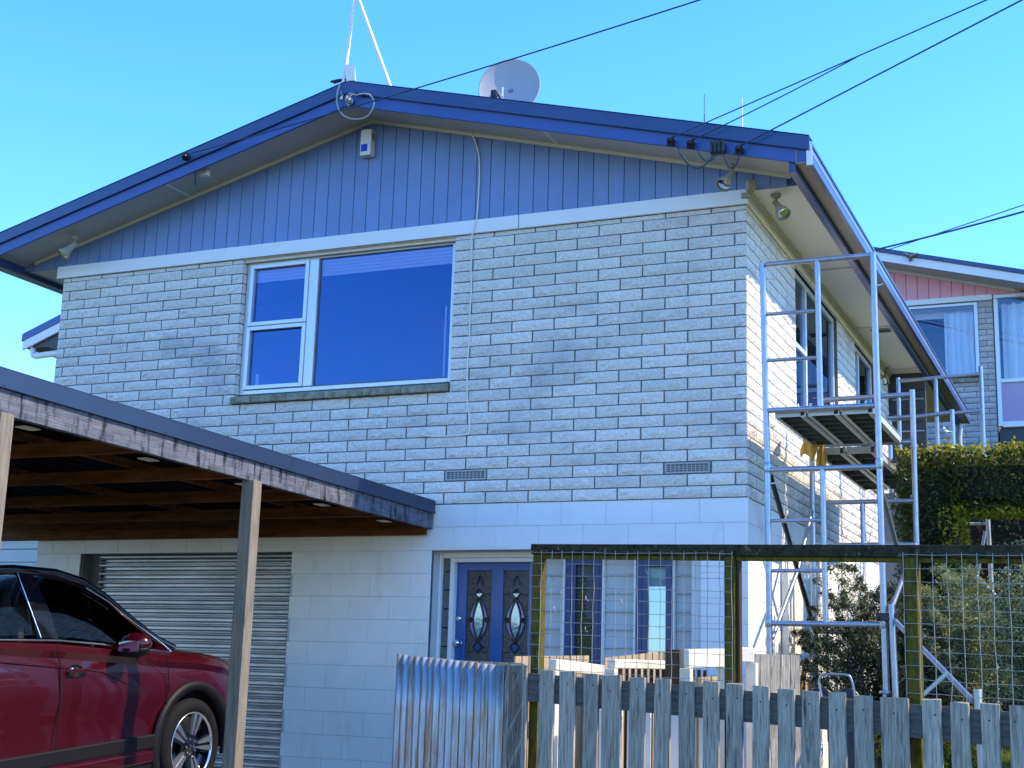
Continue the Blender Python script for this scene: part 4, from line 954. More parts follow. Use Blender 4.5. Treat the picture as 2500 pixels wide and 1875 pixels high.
# ------------------------------------------------------------ scaffold
TR=0.024
def tube_obj(name,pts,par,r=TR,m='galv'):
    mb=MB(); mb.tube(pts,r,12); return obj(name,mb,m,par)
sc=thing('scaffold_tower','tall galvanised scaffold tower standing at the front corner of the house','scaffold',(0.6,0.7,0.3))
FL,FR,FM=(0.16,0.0),(1.03,0.0),(0.59,0.0)
def V3(p,z,dx=0): return (p[0]+dx,p[1],z)
ztop=4.525
tube_obj('post',[V3(FL,1.10,0.006),V3(FL,2.82),V3(FL,ztop,-0.03)],sc,0.0245)
tube_obj('post',[V3(FR,1.10,0.01),V3(FR,2.82),V3(FR,ztop,-0.01)],sc,0.0245)
tube_obj('post',[V3(FM,3.30,-0.003),V3(FM,4.50,-0.012)],sc,0.0225); tube_obj('post',[V3(FM,1.62,0.01),V3(FM,2.80,0.004)],sc,0.0225)
for z,a,b in ((4.505,FL,FR),(3.29,FL,FR),(2.81,FL,FR),(1.61,FL,FR)): tube_obj('ledger',[V3(a,z,-0.0),V3(b,z)],sc,0.022)
for z in (4.085,3.70,2.405,2.015): tube_obj('rung',[V3(FL,z),V3(FM,z)],sc,0.015)
RL,RR,RM=(0.205,1.5),(1.09,1.5),(0.64,1.5)
tube_obj('post',[V3(RL,0.9),V3(RL,3.25)],sc); tube_obj('post',[V3(RR,0.9),V3(RR,3.71)],sc)
tube_obj('post',[V3(RM,2.35),V3(RM,2.72)],sc,0.02)
for z in (3.25,2.735,2.36,1.61): tube_obj('ledger',[V3(RL,z),V3(RR,z)],sc,0.020)
tube_obj('guard_rail',[(0.30,1.5,3.66),V3(RR,3.67)],sc,0.022)
tube_obj('guard_rail',[(0.64,1.5,3.46),(1.09,1.5,3.475)],sc,0.016)
tube_obj('brace',[(0.165,0.08,2.78),(0.215,1.62,1.50)],sc,0.020,'darkplastic')
tube_obj('brace',[(0.17,0.06,1.50),(0.19,0.9,2.08),(0.20,1.48,2.66)],sc,0.019)
tube_obj('brace',[(1.09,1.44,2.35),(1.055,0.06,1.66)],sc,0.019)
tube_obj('brace',[(1.02,0.10,2.66),(1.10,1.48,1.62)],sc,0.019,'jamb')
# joint couplers, clips
mb=MB()
for p,z in ((FL,2.83),(FR,2.83),(FL,1.62),(FR,1.62)): mb.lathe([(0.026,-0.04),(0.030,-0.03),(0.030,0.03),(0.026,0.04)],Matrix.Translation(V3(p,z)),14)
obj('joint_collar',mb,'galv',sc)
for (x,z) in ((0.17,4.37),(0.17,3.15),(0.18,2.70),(1.04,4.25)):
    mb=MB(); mb.tube([(x,0,z),(x+0.035,-0.005,z+0.002),(x+0.055,-0.005,z+0.012)],0.006,6); obj('locking_pin',mb,'chrome',sc)
mb=MB(); mb.box(0.98,1.14,-0.035,0.03,1.635,1.695); mb.tube([(1.0,-0.04,1.66),(1.0,-0.08,1.66)],0.012,6); obj('swivel_clamp',mb,'darkplastic',sc,bevel=0.006)
for p in (FL,FR,RL,RR):
    g=gz(p[0],p[1]); mb=MB(); mb.tube([V3(p,1.12),V3(p,g+0.02)],0.018,10); mb.box(p[0]-0.07,p[0]+0.07,p[1]-0.07,p[1]+0.07,g,g+0.012); mb.lathe([(0.02,0.0),(0.045,0.005),(0.045,0.02),(0.02,0.03)],Matrix.Translation(V3(p,1.10)),12); obj('base_jack',mb,'galv',sc)
    
tube_obj('outrigger_post',[(1.095,-0.02,1.76),(1.11,-0.02,1.1),(1.11,-0.02,gz(1.1,0)+0.01)],sc,0.024)
tube_obj('outrigger',[(1.12,-0.03,1.64),(1.755,-1.0,1.075)],sc,0.020)
tube_obj('outrigger',[(1.60,-0.98,1.26),(1.40,-1.02,1.07),(1.2,-1.04,0.8)],sc,0.014,'plankalu')
tube_obj('outrigger_foot',[(1.785,-1.0,1.155),(1.80,-1.0,0.25)],sc,0.027,'plankalu')
# planks as things lying on the ledgers
def plank(x0,x1,y0,y1,z,label):
    t=thing('scaffold_plank',label,'plank',((x0+x1)/2,(y0+y1)/2,z),group='metal planks on the scaffold')
    mb=MB(); mb.box(x0,x1,y0,y1,z-0.012,z)
    obj('deck_sheet',mb,'plankunder',t)
    mb=MB(); mb.box(x0,x0+0.012,y0,y1,z-0.065,z+0.004); mb.box(x1-0.012,x1,y0,y1,z-0.065,z+0.004); mb.box(x1-0.04,x1-0.012,y0,y1,z-0.067,z-0.055); mb.box(x0+0.012,x0+0.03,y0,y1,z-0.067,z-0.055)
    obj('side_rail',mb,'plankalu',t)
    n=7
    for k in range(n+1):
        mb=MB(); yy=y0+0.01+(y1-y0-0.03)*k/n; mb.box(x0+0.013,x1-0.042,yy,yy+0.014,z-0.055,z-0.013); obj('cross_rib',mb,'jamb',t)
    mb=MB(); mb.box(x0+0.013,x1-0.042,y0-0.004,y0+0.006,z-0.062,z-0.002)
    obj('end_plate',mb,'plankalu',t)
    mb=MB()
    for xx in (x0+0.03,x1-0.05):
        mb.tube([(xx,y0,z),(xx,y0-0.03,z+0.03),(xx,y0-0.055,z+0.025),(xx,y0-0.06,z)],0.008,6)
    obj('end_hook',mb,'chrome',t)
labs=['scaffold plank nearest the brick wall','middle scaffold plank of the three','outermost scaffold plank, away from the wall']
for k in range(3):
    a=0.215+0.265*k; plank(a,a+0.245,0.045,1.46,3.30,labs[k])
labs=['plank of the second bay nearest the wall, behind the hedge edge','outer plank of the second bay behind the hedge edge']
for k in range(2):
    a=0.235+0.27*k; plank(a,a+0.25,1.56,3.95,3.235,labs[k])
# second tower behind
s2=thing('scaffold_tower','second scaffold tower rising behind the hedge','scaffold',(0.9,5.0,0.5))
a,b,c_=(0.40,5.5),(1.32,5.5),(0.82,5.5)
tube_obj('post',[V3(a,1.0),V3(a,4.70)],s2); tube_obj('post',[V3(b,1.0),V3(b,4.78)],s2); tube_obj('post',[V3(c_,3.3),V3(c_,4.68)],s2,0.0235)
tube_obj('ledger',[V3(a,4.66),V3(b,4.69)],s2,0.022); tube_obj('ledger',[V3(c_,4.245),V3(b,4.26)],s2,0.018); tube_obj('ledger',[V3(a,3.3),V3(b,3.3)],s2,0.022)
tube_obj('post',[(1.14,4.1,1.2),(1.14,4.1,4.02)],s2); tube_obj('ledger',[(0.50,4.1,3.94),(1.14,4.1,3.99)],s2,0.022)
tube_obj('post',[(0.50,4.1,1.2),(0.50,4.1,3.94)],s2)
mb=MB(); mb.tube([(1.13,4.07,3.78),(1.08,4.04,3.78),(1.06,4.04,3.83)],0.012,6); mb.tube([(0.40,5.46,4.5),(0.46,5.44,4.5)],0.012,6); obj('locking_pin',mb,'chrome',s2)
# ladder frame seen under the hedge arch
s3=thing('scaffold_tower','grey scaffold ladder frame seen under the hedge arch','scaffold',(1.33,4.0,0.6))
tube_obj('post',[(1.20,4.0,0.9),(1.185,4.0,3.1)],s3,0.022,'plankalu'); tube_obj('post',[(1.49,4.0,0.9),(1.458,4.0,3.05)],s3,0.022,'plankalu')
for z in (2.81,2.44,2.04,1.64): tube_obj('rung',[(1.195,4.0,z),(1.47,4.0,z)],s3,0.016,'plankalu')
tube_obj('brace',[(1.44,3.9,2.72),(1.36,3.8,2.28)],s3,0.016)
tube_obj('loose_tube',[(1.528,1.9,2.12),(1.74,1.9,1.88)],s3,0.018,'plankalu')
# towels on the plank edge
def cloth(name,label,x0,x1,y,z0,z1,amp,topy=0.0):
    mb=MB(); v=[];f=[]; nu,nv=18,16
    for j in range(nv+1):
        for i in range(nu+1):
            t=j/nv; q=i/nu; x=x0+(x1-x0)*q+0.012*math.sin(t*6+q*4); z=z1+(z0-z1)*t+0.03*math.sin(q*7)*t
            v.append((x,y+amp*math.sin(q*14+t*3)*(0.3+t)+topy*(1-t)**3,z))
    for j in range(nv):
        for i in range(nu): a_=j*(nu+1)+i; f.append((a_,a_+1,a_+nu+2,a_+nu+1))
    mb.add(v,f,True); o=obj(name,mb,'towel'); md=o.modifiers.new('s','SOLIDIFY'); md.thickness=0.006; tag(o,label,'towel'); return o
cloth('towel','yellow towel hanging below the scaffold deck against the brick wall',0.135,0.265,1.40,3.13,3.33,0.012)
cloth('towel','longer yellow towel hanging beside the deck end',0.262,0.335,1.47,3.03,3.27,0.016)
cloth('towel','yellow towel heap on the deck in front of the side window',0.235,0.365,1.00,3.31,3.50,0.02,0.25)
# ------------------------------------------------------------ fences
FA=math.atan2(-0.6,2.8); CF=math.cos(FA)
def fx(x): return (x+0.56)/CF
pf=thing('picket_fence','weathered grey picket fence sloping along the front boundary','fence',(-0.56,-3.0,0.0),(0,0,FA),local=True)
def ptop(x): return 1.187-0.0435*(x+0.44)
def picket(x0,x1,top,name='picket'):
    a,b=fx(x0),fx(x1); t=0.019; bot=-0.1-0.03*a
    r=random
    v=[];n=6
    zs=[bot+(top-bot)*k/n for k in range(n+1)]
    lean=r.gauss(0,0.004)
    mb=MB()
    for z in zs:
        s=(z-bot)/(top-bot); jx=r.gauss(0,0.0012); o_=lean*s
        for (x_,y_) in ((a+jx+o_,-t),(b+r.gauss(0,0.0015)+o_,-t),(b+r.gauss(0,0.001)+o_,0),(a+jx+o_,0)): v.append((x_,y_,z))
    # uneven cut at the top
    for k in range(4): 
        p=v[-4+k]; v[-4+k]=(p[0],p[1],p[2]+r.gauss(0,0.004))
    f=[(0,3,2,1),(4*n,4*n+1,4*n+2,4*n+3)]
    for i in range(n):
        for k in range(4): f.append((4*i+k,4*i+(k+1)%4,4*i+4+(k+1)%4,4*i+4+k))
    mb.add(v,f); o=obj(name,mb,'picket',pf,bevel=0.003)
    cx=(a+b)/2+r.gauss(0,0.008)
    for dz in (0.075,):
        h=MB(); h.lathe([(0.0045,0),(0.0045,0.0015),(0.0,0.0015)],Matrix.Translation((cx,-t,top-dz+r.gauss(0,0.008)))@Matrix.Rotation(R(90),4,'X'),8); obj('nail',h,'darkplastic',o)
picket(-0.715,-0.60,1.215); picket(-0.695+0.0,-0.575,1.213) if False else picket(-0.598,-0.575,1.21)
xx=-0.495
P_=[(-.497,-.397),(-.348,-.243),(-.188,-.092),(-.06,.062),(.113,.212),(.268,.368),(.421,.515),(.571,.665),(.713,.81),(.86,.955),(1.0,1.095),(1.143,1.237),(1.283,1.373),(1.42,1.515),(1.559,1.70),(1.769,1.86),(1.905,1.994),(2.044,2.13),(2.182,2.26),(2.32,2.41),(2.46,2.55),(2.6,2.69),(2.74,2.84),(2.89,2.99)]
picket(-0.74,-0.605,1.213)
for a,b in P_: picket(a,b,ptop((a+b)/2)+random.gauss(0,0.003))
for (za,zb) in ((-0.028,-0.118-0.075),(-0.70,-0.80)):
    mb=MB(); v=[]
    for x in (-0.74,3.05):
        a=fx(x); zt=ptop(x)
        for y_,z_ in ((0.002,zt+za),(0.047,zt+za),(0.047,zt+zb),(0.002,zt+zb)): v.append((a,y_,z_))
    mb.add(v,[(0,1,2,3),(7,6,5,4)]+[(k,k+4,(k+1)%4+4,(k+1)%4) for k in range(4)]); obj('rail',mb,'picketrail',pf,bevel=0.003)
# mesh fence behind the pickets
mf=thing('mesh_fence','tall mossy timber frame fence with square wire mesh standing behind the pickets','fence',(-0.56,-3.0,0.0),(0,0,FA),local=True)
yf=0.055; pw=0.062
def rtop(x): return 1.943-0.0335*(x+0.62)
for (x,zt) in ((-0.61,0),(0.663,0),(1.673,0),(2.9,0)):
    a=fx(x); mb=MB(); mb.box(a,a+pw,yf,yf+pw,0.0,rtop(x)-0.066); obj('post',mb,'mosspost',mf,bevel=0.004)
mb=MB(); a,b=fx(-0.625),fx(3.0); v=[]
for (x,c) in ((-0.625,a),(3.0,b)):
    for y_,z_ in ((yf-0.006,rtop(x)),(yf+0.07,rtop(x)),(yf+0.07,rtop(x)-0.064),(yf-0.006,rtop(x)-0.064)): v.append((c,y_,z_))
mb.add(v,[(0,1,2,3),(7,6,5,4)]+[(k,k+4,(k+1)%4+4,(k+1)%4) for k in range(4)]); obj('top_rail',mb,'mossrail',mf,bevel=0.005)
for (x0,x1) in ((-0.55,0.66),(0.73,1.67),(1.74,2.9)):
    mb=MB(); v=[]
    for x in (x0,x1):
        for y_,z_ in ((yf+0.012,rtop(x)-0.066),(yf+0.05,rtop(x)-0.066),(yf+0.05,rtop(x)-0.088),(yf+0.012,rtop(x)-0.088)): v.append((fx(x),y_,z_))
    mb.add(v,[(0,1,2,3),(7,6,5,4)]+[(k,k+4,(k+1)%4+4,(k+1)%4) for k in range(4)]); obj('under_batten',mb,'mosspost',mf)
# gate opening frame (thin, no mesh in the middle bay)
for x in (0.735,1.655):
    mb=MB(); mb.box(fx(x),fx(x)+0.012,yf+0.02,yf+0.05,0.0,rtop(x)-0.09); obj('gate_stop',mb,'browntimber',mf)
mb=MB()
def wires(x0,x1,kx=0.0745,kz=0.0695):
    n=int(round((x1-x0)/kx)); ztop_=lambda x: rtop(x)-0.052
    for i in range(n+1):
        x=x0+(x1-x0)*i/n; a=fx(x); pts=[]
        for k in range(9):
            z=ztop_(x)-k*0.105; pts.append((a+random.gauss(0,0.0022),yf-0.010+random.gauss(0,0.0015),z+ (0.012 if k==0 else 0)))
        mb.tube(pts,0.0021,4,cap=False)
    for j in range(12):
        pts=[]
        m_=max(4,n//2)
        for i in range(m_+1):
            x=x0+(x1-x0)*i/m_; pts.append((fx(x),yf-0.0125+random.gauss(0,0.0015),ztop_(x)-j*kz+random.gauss(0,0.0018)))
        mb.tube(pts,0.0021,4,cap=False)
wires(-0.615,0.715); obj('wire_mesh',mb,'wire',mf); mb=MB(); wires(1.67,2.93); obj('wire_mesh',mb,'wire',mf); mb=MB()
for (x,z) in ((-0.46,1.75),(-0.40,1.66),(-0.44,1.56),(-0.22,1.62),(-0.22,1.44),(0.02,1.60),(0.18,1.77)):
    a=fx(x); mb.tube([(a,yf-0.015,z),(a+0.012,yf-0.03,z-0.02),(a+0.03,yf-0.03,z-0.03)],0.0028,5)
obj('wire_tie',mb,'wire',mf)
# corrugated iron return
ci=thing('corrugated_fence','rusty corrugated iron fence panel turning back from the picket fence','fence',(-0.75,-2.96,0.0))
a=Vector((-0.735,-2.985,0)); b=Vector((-1.73,-2.50,0)); L=(b-a).length; d=(b-a)/L; nrm=Vector((d.y,-d.x,0))
if nrm.y>0: nrm=-nrm
mb=MB(); v=[];f=[]; n=16*8
for k in range(n+1):
    s=L*k/n; off=0.016*math.tanh(3.2*math.cos(2*math.pi*s/0.069)); p=a+d*s+nrm*off; zt=1.205+0.062*(s/L)+random.gauss(0,0.0012)
    for q in range(5): v.append((p.x,p.y,-0.1+(zt+0.1)*q/4))
for k in range(n):
    for q in range(4): f.append((k*5+q,k*5+q+1,(k+1)*5+q+1,(k+1)*5+q))
mb.add(v,f,True); o=obj('iron_sheet',mb,'rustiron',ci); md=o.modifiers.new('s','SOLIDIFY'); md.thickness=0.0015
mb=MB(); mb.beam((a+Vector((0.0,0.04,1.14))),(b+Vector((0,0.04,1.20))),0.04,0.06); obj('rail',mb,'palingtan',ci)
mb=MB()
for k in range(15):
    s=0.069*(k+0.0); p=a+d*s+nrm*0.012; 
    if s<L: mb.lathe([(0.006,0),(0.006,0.002),(0,0.003)],Matrix.Translation((p.x,p.y,1.16+0.062*s/L))@Matrix.Rotation(R(90),4,'X'),8)
obj('roofing_nail',mb,'darkplastic',ci)
# inner porch enclosure: sunlit palings, rails, caps
def paling_run(label,A,B,zb,m='palingtan',w=0.085,gap=0.012,name='paling_fence',rail=None):
    A=Vector(A);B=Vector(B); t=thing(name,label,'fence',(A.x,A.y,0)); d=(B-A); L=Vector((d.x,d.y,0)).length; dh=Vector((d.x,d.y,0)).normalized(); s=0
    while s+w<L:
        p=A+d*(s/L); q=A+d*((s+w)/L); mb=MB(); nr=Vector((-dh.y,dh.x,0))*0.018
        v=[(p.x,p.y,zb),(q.x,q.y,zb),(q.x,q.y,q.z),(p.x,p.y,p.z)]; v2=[(x+nr.x,y+nr.y,z) for x,y,z in v]
        mb.add(v+v2,[(0,1,2,3),(7,6,5,4),(0,4,5,1),(1,5,6,2),(2,6,7,3),(3,7,4,0)]); obj('paling',mb,m,t); s+=w+gap
    if rail:
        mb=MB(); mb.beam(A+Vector((0,0,0.02)),B+Vector((0,0,0.02)),0.09,0.035); obj('cap_rail',mb,rail,t,bevel=0.004)
    return t
paling_run('sunlit paling screen behind the left mesh panel',(-1.237,-1.69,1.285),(-0.936,-0.896,1.318),0.2,w=0.06)
paling_run('sunlit paling screen rising to the right behind the white bench rail',(-0.80,-1.05,1.30),(-0.50,-0.42,1.375),0.2,w=0.06)
paling_run('low sunlit palings beside the mesh gate post',(0.02,-1.80,1.17),(0.20,-1.40,1.19),0.2,w=0.06)
def rail_thing(label,A,B,h,th,m,name='timber_rail',posts=True,cat='rail'):
    t=thing(name,label,cat,(A[0],A[1],0)); mb=MB(); A=Vector(A);B=Vector(B)
    mb.beam(A-Vector((0,0,h/2)),B-Vector((0,0,h/2)),th,h); obj('rail_board',mb,m,t,bevel=0.008)
    if posts:
        for P0 in (A,B):
            mb=MB(); g=gz(P0.x,P0.y); mb.box(P0.x-0.035,P0.x+0.035,P0.y-0.035,P0.y+0.035,g,P0.z-h-0.002); obj('post',mb,m,t,bevel=0.004)
    return t
rail_thing('pale rail running back from the left mesh post',(-0.654,-2.43,1.262),(-0.851,-0.88,1.245),0.075,0.05,'whitetimber')
rail_thing('thick pale rail in front of the brown slatted screen',(-0.383,-2.089,1.275),(-0.229,-1.24,1.286),0.06,0.06,'whitetimber')
rail_thing('pale horizontal board next to the mesh gate post',(0.128,-2.10,1.348),(0.235,-1.60,1.368),0.12,0.04,'whitetimber')
rail_thing('pale pier cap board left of the house corner',(0.262,-1.40,1.385),(0.352,-1.30,1.387),0.10,0.06,'whitetimber')
t=thing('slatted_screen','dark brown slatted screen below the thick pale rail','screen',(-0.3,-1.4,0.2))
for k in range(15):
    mb=MB(); x=-0.52+0.032*k; y=-1.55+0.038*k; mb.box(x,x+0.024,y,y+0.016,0.2,1.23+0.0); obj('slat',mb,'browntimber',t)
mb=MB(); mb.box(-0.15,-0.055,-1.67,-1.58,0.2,1.355); tag(obj('gate_post',mb,'browntimber',bevel=0.004),'square brown timber post between the pale rails','post')
mb=MB(); mb.box(-0.052,-0.012,-1.665,-1.585,0.2,1.36); tag(obj('gate_post',mb,'palingtan',bevel=0.003),'pale strip standing in for the sunlit side of the square brown post','post')  # pale strip added as the brown post's sunlit right side
# timber gate next to the house corner
t=paling_run('grey paling gate against the lower corner of the side wall',(0.25,-0.93,1.355),(0.55,-0.50,1.36),0.2,m='picket',w=0.09,gap=0.004,name='side_gate')
# paling behind corrugated top
t=paling_run('yellow-lit paling fence just behind the corrugated iron',(-1.70,-2.25,1.245),(-1.02,-2.05,1.235),0.15,w=0.09,name='paling_fence')
# white garden bench behind pickets
bench=thing('garden_bench','white slatted garden bench half hidden behind the pickets','bench',(-0.1,-2.55,0.1))
mb=MB()
for x in (-0.42,0.34):
    for y in (-2.72,-2.38): mb2=MB(); mb2.box(x-0.025,x+0.025,y-0.025,y+0.025,0.12,0.55 if y<-2.5 else 0.98); obj('leg',mb2,'whiteplastic',bench,bevel=0.006)
for k in range(4):
    mb=MB(); mb.box(-0.46,0.38,-2.75+0.09*k,-2.68+0.09*k,0.53,0.555); obj('seat_slat',mb,'whiteplastic',bench,bevel=0.004)
for k in range(9):
    mb=MB(); mb.box(-0.45+0.093*k,-0.45+0.093*k+0.06,-2.375,-2.355,0.58,0.96); obj('back_slat',mb,'whiteplastic',bench,bevel=0.004)
# hand cart with two black wheels by the shrub
hc=thing('hand_trolley','small trolley with two black wheels and a bent metal handle by the dark shrub','trolley',(0.62,0.2,0.5))
for x in (0.515,0.72):
    mx=Matrix.Translation((x,0.20,1.04))@Matrix.Rotation(R(90),4,'X')@Matrix.Rotation(0,4,'Z'); mb=MB(); mb.lathe([(0.0,0.03),(0.03,0.03),(0.05,0.02),(0.085,0.03),(0.10,0.02),(0.10,-0.02),(0.085,-0.03),(0,-0.03)],mx,28); obj('wheel',mb,'darkplastic',hc)
mb=MB(); mb.tube(smooth([(0.535,0.14,1.05),(0.515,0.14,1.17),(0.53,0.14,1.22),(0.57,0.14,1.235),(0.72,0.14,1.235),(0.755,0.14,1.21),(0.775,0.14,1.14),(0.785,0.14,1.05)]),0.010,8); obj('handle',mb,'galv',hc)
mb=MB(); mb.box(0.54,0.78,0.1,0.5,0.96,1.03); obj('tray',mb,'galv',hc,bevel=0.01)
mb=MB(); mb.box(0.56,0.76,0.22,0.4,gz(0.66,0.3),0.96); obj('stand',mb,'darkwall',hc)
# ------------------------------------------------------------ vegetation
def leaves(name,pts,size,m,parent=None,label=None,cat=None,kind=None,aspect=0.5,nrm=None,extra_size=0.3):
    n=len(pts); pts=np.asarray(pts,float)
    a=rng.normal(size=(n,3)); a/=np.linalg.norm(a,axis=1)[:,None]
    if nrm is not None: a=a*0.9+np.asarray(nrm); a/=np.linalg.norm(a,axis=1)[:,None]
    t=rng.normal(size=(n,3)); t-=a*np.sum(a*t,axis=1)[:,None]; t/=np.linalg.norm(t,axis=1)[:,None]
    b=np.cross(a,t); s=(size*(1+extra_size*rng.normal(size=n))).clip(size*0.4,size*2)[:,None]
    v=np.empty((n,4,3)); v[:,0]=pts-t*s*0.5; v[:,1]=pts+b*s*aspect*0.5+a*s*0.08; v[:,2]=pts+t*s*0.5; v[:,3]=pts-b*s*aspect*0.5+a*s*0.08
    me=bpy.data.meshes.new(name); me.vertices.add(n*4); me.vertices.foreach_set('co',v.ravel()); me.loops.add(n*4); me.loops.foreach_set('vertex_index',np.arange(n*4,dtype=np.int32))
    me.polygons.add(n); me.polygons.foreach_set('loop_start',np.arange(0,n*4,4,dtype=np.int32)); me.polygons.foreach_set('loop_total',np.full(n,4,dtype=np.int32)); me.update(calc_edges=True); me.validate()
    me.materials.append(MAT[m]); o=bpy.data.objects.new(name,me); COL.objects.link(o)
    if parent is not None:
        o.parent=parent; p=parent; off=Vector((0,0,0))
        while p is not None: off+=Vector(p.location); p=p.parent
        o.location=-off
    if label: o['label']=label
    if cat: o['category']=cat
    if kind: o['kind']=kind
    return o
hedge=thing('clipped_hedge','dense clipped hedge with an arched opening behind the scaffold','hedge',(1.6,2.7,0.5))
def box_shell(x0,x1,y0,y1,z0,z1,n,depth=0.10,faces='fltbr'):
    areas={'f':(x1-x0)*(z1-z0),'b':(x1-x0)*(z1-z0)*0.2,'l':(y1-y0)*(z1-z0),'r':(y1-y0)*(z1-z0),'t':(x1-x0)*(y1-y0),'u':(x1-x0)*(y1-y0)}
    tot=sum(areas[k] for k in faces); out=[]
    for k in faces:
        m_=int(n*areas[k]/tot); u=rng.random((m_,3)); d=np.abs(rng.normal(0,depth*0.5,m_))-depth*0.15
        x=x0+(x1-x0)*u[:,0]; y=y0+(y1-y0)*u[:,1]; z=z0+(z1-z0)*u[:,2]
        bumps=0.035*np.sin(x*9+z*5)+0.03*np.sin(z*13+x*3+y*7)-np.where(rng.random(m_)<0.05,0.07*rng.random(m_),0)
        if k=='f': y=y0+d+bumps
        if k=='b': y=y1-d
        if k=='l': x=x0+d+bumps
        if k=='r': x=x1-d
        if k=='t': z=z1-d+0.02*np.sin(x*11)+0.02*np.sin(y*9)
        if k=='u': z=z0+d
        out.append(np.stack([x,y,z],1))
    return np.concatenate(out)
hx0,hx1,hy0,hy1=0.84,4.6,2.25,3.1
A_=box_shell(hx0,1.36,hy0,hy1,1.2,3.27,15000,faces='flrt'); B_=box_shell(1.36,hx1,hy0,hy1,2.76,3.27,17000,faces='frtu')
leaves('hedge_foliage',np.concatenate([A_,B_]),0.036,'leafhedge',hedge,aspect=0.6,kind='stuff')
yl=np.concatenate([box_shell(1.20,1.42,hy0-0.04,hy0+0.2,1.9,2.80,900,faces='fr'),box_shell(1.36,2.9,hy0-0.02,hy0+0.3,2.70,2.77,1300,faces='fu'),box_shell(hx0-0.02,hx1,hy0-0.01,hy1,3.27,3.31,6500,0.04,faces='t'),box_shell(hx0-0.05,hx1,hy0-0.04,hy1,3.24,3.35,500,0.02,faces='tf')])
leaves('lit_and_mixed_leaves',yl,0.034,'leafyellow',hedge,aspect=0.65,kind='stuff')  # yellow leaves put sunlight into the colour along hedge top and arch edge
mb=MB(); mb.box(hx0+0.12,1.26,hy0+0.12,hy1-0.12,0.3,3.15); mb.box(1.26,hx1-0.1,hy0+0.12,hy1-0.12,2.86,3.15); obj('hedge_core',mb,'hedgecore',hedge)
mb=MB()
for k in range(10):
    x=1.45+0.13*k; y=2.6+random.random()*0.3; mb.tube([(x,y,2.85),(x+random.gauss(0,0.05),y,2.70),(x+random.gauss(0,0.07),y,2.60)],0.006,5,r2_=0.003)
obj('twig',mb,'palingtan',hedge)
# dark backing hedge beyond the arch
db=thing('back_hedge','dark hedge deep in shade seen through the arch','hedge',(2.5,4.8,1))
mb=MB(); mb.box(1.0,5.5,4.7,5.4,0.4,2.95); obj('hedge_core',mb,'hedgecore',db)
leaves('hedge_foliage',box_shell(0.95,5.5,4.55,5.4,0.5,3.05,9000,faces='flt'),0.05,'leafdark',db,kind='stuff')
# branching shrubs
def shrub(name,label,base,height,spread,nstem,m,leaf,nleaf,lean=(0,0),group=None,droop=0.0,stemr=0.006,aspect=0.35,m2=None,tipw=0.03):
    t=thing(name,label,'shrub',base,group=group)
    bx,by,bz=base; pts=[]; sm=MB()
    for k in range(nstem):
        ang=random.random()*2*math.pi; rr=spread*math.sqrt(random.random()); h=height*(1-0.35*(rr/spread)**2)*random.uniform(0.50,1.0)
        tip=Vector((bx+math.cos(ang)*rr+lean[0]*h,by+math.sin(ang)*rr+lean[1]*h,bz+h))
        mid=Vector((bx+math.cos(ang)*rr*0.45,by+math.sin(ang)*rr*0.45,bz+h*0.55))
        end=tip+Vector((math.cos(ang)*0.10,math.sin(ang)*0.10,0.05-droop))
        path=smooth([(bx+random.gauss(0,0.04),by+random.gauss(0,0.04),bz),mid,tip,end],5)
        if k%2==0: sm.tube(path[:-2],stemr,4,cap=False,r2_=0.002)
        pp=np.array([list(p) for p in path]); m_=nleaf//nstem
        s=0.22+0.78*rng.random(m_)**0.8; idx=s*(len(pp)-1); i0=np.clip(idx.astype(int),0,len(pp)-2); fr=(idx-i0)[:,None]
        q=pp[i0]*(1-fr)+pp[i0+1]*fr; q+=rng.normal(0,1,(m_,3))*(tipw+0.045*(1-s))[:,None]
        pts.append(q)
    pts=np.concatenate(pts)
    obj('stems',sm,'bark',t)
    if m2:
        k=rng.random(len(pts))<0.3; leaves('foliage',pts[~k],leaf,m,t,aspect=aspect,kind='stuff'); leaves('lit_and_mixed_leaves',pts[k],leaf*0.9,m2,t,aspect=aspect,kind='stuff')
    else: leaves('foliage',pts,leaf,m,t,aspect=aspect,kind='stuff')
    return t
shrub('dark_shrub','dark wispy evergreen shrub with arching branches beside the scaffold',(0.86,1.15,0.45),1.72,0.52,150,'leafdark',0.032,44000,lean=(-0.12,-0.05),m2='leafgrey',tipw=0.010,aspect=0.26)
shrub('grey_shrub','silvery green upright shrub behind the right mesh panel',(1.42,1.2,0.5),1.75,0.36,130,'leafgrey',0.028,34000,m2='leafcream',tipw=0.018,aspect=0.4)
shrub('round_shrub','dense grey-green shrub at the right edge of the picture',(2.20,0.6,0.45),1.80,0.45,150,'leafgrey',0.024,40000,m2='leafdark',tipw=0.03,aspect=0.5)
shrub('cream_shrub','small cream-tipped shrub in the sun under the hedge',(1.85,2.2,0.6),1.85,0.16,30,'leafcream',0.034,4000,tipw=0.04,aspect=0.6)
shrub('low_shrub','low sunny ground shrub between scaffold feet',(1.35,0.5,0.45),0.52,0.45,40,'leafyellow',0.03,5000,tipw=0.04,aspect=0.6,m2='leafdark')
